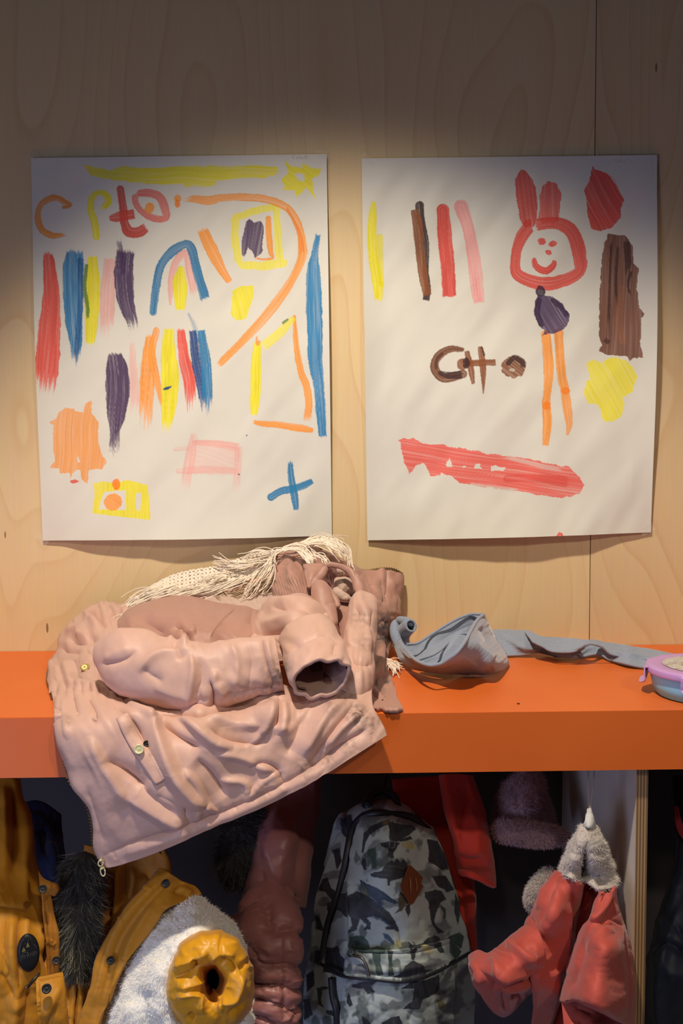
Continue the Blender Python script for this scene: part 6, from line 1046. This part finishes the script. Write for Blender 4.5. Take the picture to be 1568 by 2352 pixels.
YC = tps([(1283, 2004, -.285), (1320, 2024, -.315), (1217, 2100, -.27), (1322, 2100, -.29), (1270, 2100, -.335), (1156, 2165, -.29), (1300, 2231, -.28), (1225, 2200, -.345), (1240, 2352, -.27), (1268, 2352, -.27), (1270, 2260, -.325)])
CFl = [([(1290, 2030), (1270, 2100), (1245, 2160)], 12, .008), ([(1314, 2035), (1316, 2090), (1312, 2150)], 7, -.006), ([(1284, 2020), (1262, 2075), (1246, 2130)], 5, -.005), ([(1216, 2098), (1240, 2140), (1246, 2200), (1240, 2225)], 2.5, -.006, 'v'), ([(1300, 2060), (1302, 2150), (1282, 2230)], 10, .006), ([(1260, 2250), (1285, 2215), (1304, 2180)], 8, .006), ([(1300, 2110), (1306, 2180)], 3, -.003)]+wr(8, 1220, 2040, 1320, 2300, 110, 20, 90, 9, .003, 112)
piece('body', M_COR, cj, [(1277, 2001), (1294, 2007), (1309, 2014), (1328, 2024), (1340, 2030)], [(1215, 2410), (1240, 2410), (1262, 2410)], [(1277, 2001), (1254, 2028), (1235, 2061), (1217, 2100), (1205, 2140), (1215, 2230), (1226, 2290), (1222, 2350), (1215, 2410)], [(1340, 2030), (1330, 2090), (1322, 2159), (1302, 2231), (1287, 2290), (1268, 2352), (1262, 2410)], YC, (200, 90), CFl, (.002, 50.), (.0005, 14.), .004, 113, {'l': (.12, .02), 'r': (.15, .03)})
SLF = [([(1165, 2170), (1180, 2180), (1205, 2200), (1228, 2198)], 9, .012), ([(1180, 2165), (1200, 2182), (1230, 2180)], 6, -.009), ([(1120, 2200), (1140, 2215), (1160, 2245), (1230, 2228)], 8, .008), ([(1102, 2225), (1125, 2250), (1150, 2262), (1240, 2230)], 6, -.009), ([(1130, 2270), (1180, 2268), (1225, 2250)], 8, .006), ([(1150, 2262), (1155, 2300), (1158, 2325)], 6, -.005), ([(1085, 2205), (1100, 2230), (1108, 2260)], 8, .006), ([(1170, 2290), (1200, 2285)], 7, -.005)]+wr(10, 1090, 2190, 1240, 2320, 20, 40, 50, 7, .003, 114)
piece('sleeve', M_COR, cj, [(1078, 2196), (1098, 2184), (1120, 2190), (1154, 2168), (1175, 2150), (1205, 2128), (1232, 2124)], [(1124, 2308), (1150, 2332), (1168, 2330), (1190, 2308), (1218, 2278), (1240, 2262)], [(1078, 2196), (1082, 2230), (1094, 2268), (1110, 2290), (1124, 2308)], [(1232, 2124), (1244, 2170), (1246, 2215), (1240, 2262)], [(1078, 2196, -.29), (1154, 2168, -.30), (1232, 2124, -.31), (1124, 2308, -.30), (1240, 2262, -.30), (1160, 2240, -.375), (1110, 2230, -.345), (1215, 2200, -.36), (1170, 2325, -.29)], (110, 130), SLF, (.002, 40.), (.0005, 12.), .005, 115, {'b': (.2, .04), 'l': (.12, .03), 't': (.15, .02)})
piece('inside', M_CORD, cj, [(1320, 2010), (1350, 2020), (1385, 2030)], [(1265, 2410), (1290, 2410), (1310, 2410)], [(1320, 2010), (1300, 2150), (1280, 2280), (1265, 2410)], [(1385, 2030), (1350, 2120), (1320, 2260), (1310, 2410)], [(1320, 2010, -.27), (1385, 2030, -.27), (1265, 2410, -.24), (1310, 2410, -.24), (1330, 2150, -.25)], (70, 30), [([(1350, 2040), (1335, 2130), (1320, 2200)], 8, .01)])
YOFF[0] = -.125
YR = tps([(1384, 2044, -.30), (1418, 2030, -.28), (1362, 2100, -.32), (1430, 2120, -.285), (1328, 2160, -.30), (1390, 2180, -.375), (1453, 2213, -.29), (1287, 2296, -.31), (1370, 2280, -.395), (1456, 2352, -.30), (1400, 2352, -.385), (1320, 2322, -.37)])
RF = [([(1400, 2046), (1378, 2090), (1356, 2120)], 6, .008), ([(1392, 2050), (1368, 2090), (1346, 2130)], 4, -.007), ([(1408, 2060), (1392, 2100), (1380, 2118), (1412, 2130)], 7, -.006), ([(1364, 2120), (1400, 2114), (1430, 2130)], 3, -.004), ([(1400, 2140), (1420, 2230), (1425, 2340)], 16, .005), ([(1430, 2130), (1440, 2230), (1440, 2340)], 3, -.004), ([(1350, 2150), (1330, 2220), (1310, 2280)], 12, -.004)]+wr(10, 1310, 2080, 1440, 2330, 100, 25, 70, 9, .003, 116)
piece('sleeve', M_COR, cj, [(1340, 2030), (1378, 2046), (1396, 2044), (1412, 2034)], [(1285, 2298), (1300, 2303), (1320, 2297), (1345, 2304), (1380, 2322), (1420, 2345), (1457, 2362)], [(1378, 2046), (1355, 2104), (1326, 2159), (1302, 2231), (1285, 2298)], [(1412, 2034), (1418, 2086), (1435, 2137), (1453, 2213), (1456, 2290), (1457, 2362)], YR, (170, 110), RF, (.002, 50.), (.0005, 14.), .005, 117, {'l': (.15, .03), 'r': (.12, .03), 'b': (.06, .012)})
piece('sleeve_lining', M_COR, cj, [(1290, 2302), (1320, 2300), (1370, 2316), (1440, 2350)], [(1300, 2420), (1350, 2420), (1450, 2420)], [(1290, 2302), (1296, 2360), (1300, 2420)], [(1440, 2350), (1446, 2380), (1450, 2420)], [(1290, 2302, -.30), (1440, 2350, -.30), (1300, 2420, -.32), (1450, 2420, -.31), (1350, 2360, -.33)], (40, 60), wr(14, 1295, 2310, 1440, 2400, 70, 40, 40, 6, .006, 118))

YOFF[0] = 0.
# ------------------------------------------------------------------ clothes in the next bay
M_DNV = cloth('dark navy nylon', L(40, 48, 68), .5, .2, 900., .1, .1, 40., .2)
nj = thing('hanging_jacket', 'dark navy jacket with a pink red edge right of the plywood divider', 'jacket', W(1540, 2150, -.2))
piece('body', M_DNV, nj, [(1545, 1785), (1580, 1780), (1640, 1780)], [(1480, 2420), (1560, 2420), (1650, 2420)], [(1545, 1785), (1552, 1880), (1550, 1990), (1520, 2080), (1494, 2180), (1484, 2300), (1480, 2420)], [(1640, 1780), (1650, 2100), (1650, 2420)], [(1545, 1785, -.06), (1640, 1780, -.06), (1545, 1880, -.15), (1640, 1870, -.17), (1520, 2080, -.22), (1650, 2100, -.26), (1480, 2420, -.24), (1650, 2420, -.28), (1560, 2250, -.30)], (120, 60), [([(1560, 2080), (1530, 2180), (1510, 2300)], 12, .010), ([(1500, 2180), (1540, 2170), (1570, 2190)], 8, -.010), ([(1520, 2250), (1512, 2320), (1530, 2390)], 9, .010)]+wr(10, 1490, 1990, 1568, 2380, 85, 30, 70, 9, .005, 120), roll={'l': (.2, .03)})
tube('edge_trim', [(1552, 1850, -.19, 4), (1556, 1880, -.20, 7), (1564, 1908, -.205, 8), (1578, 1930, -.21, 7)], cloth('pink red trim', L(214, 66, 80), .6), nj, 30, 20, .8, (.1, .1))
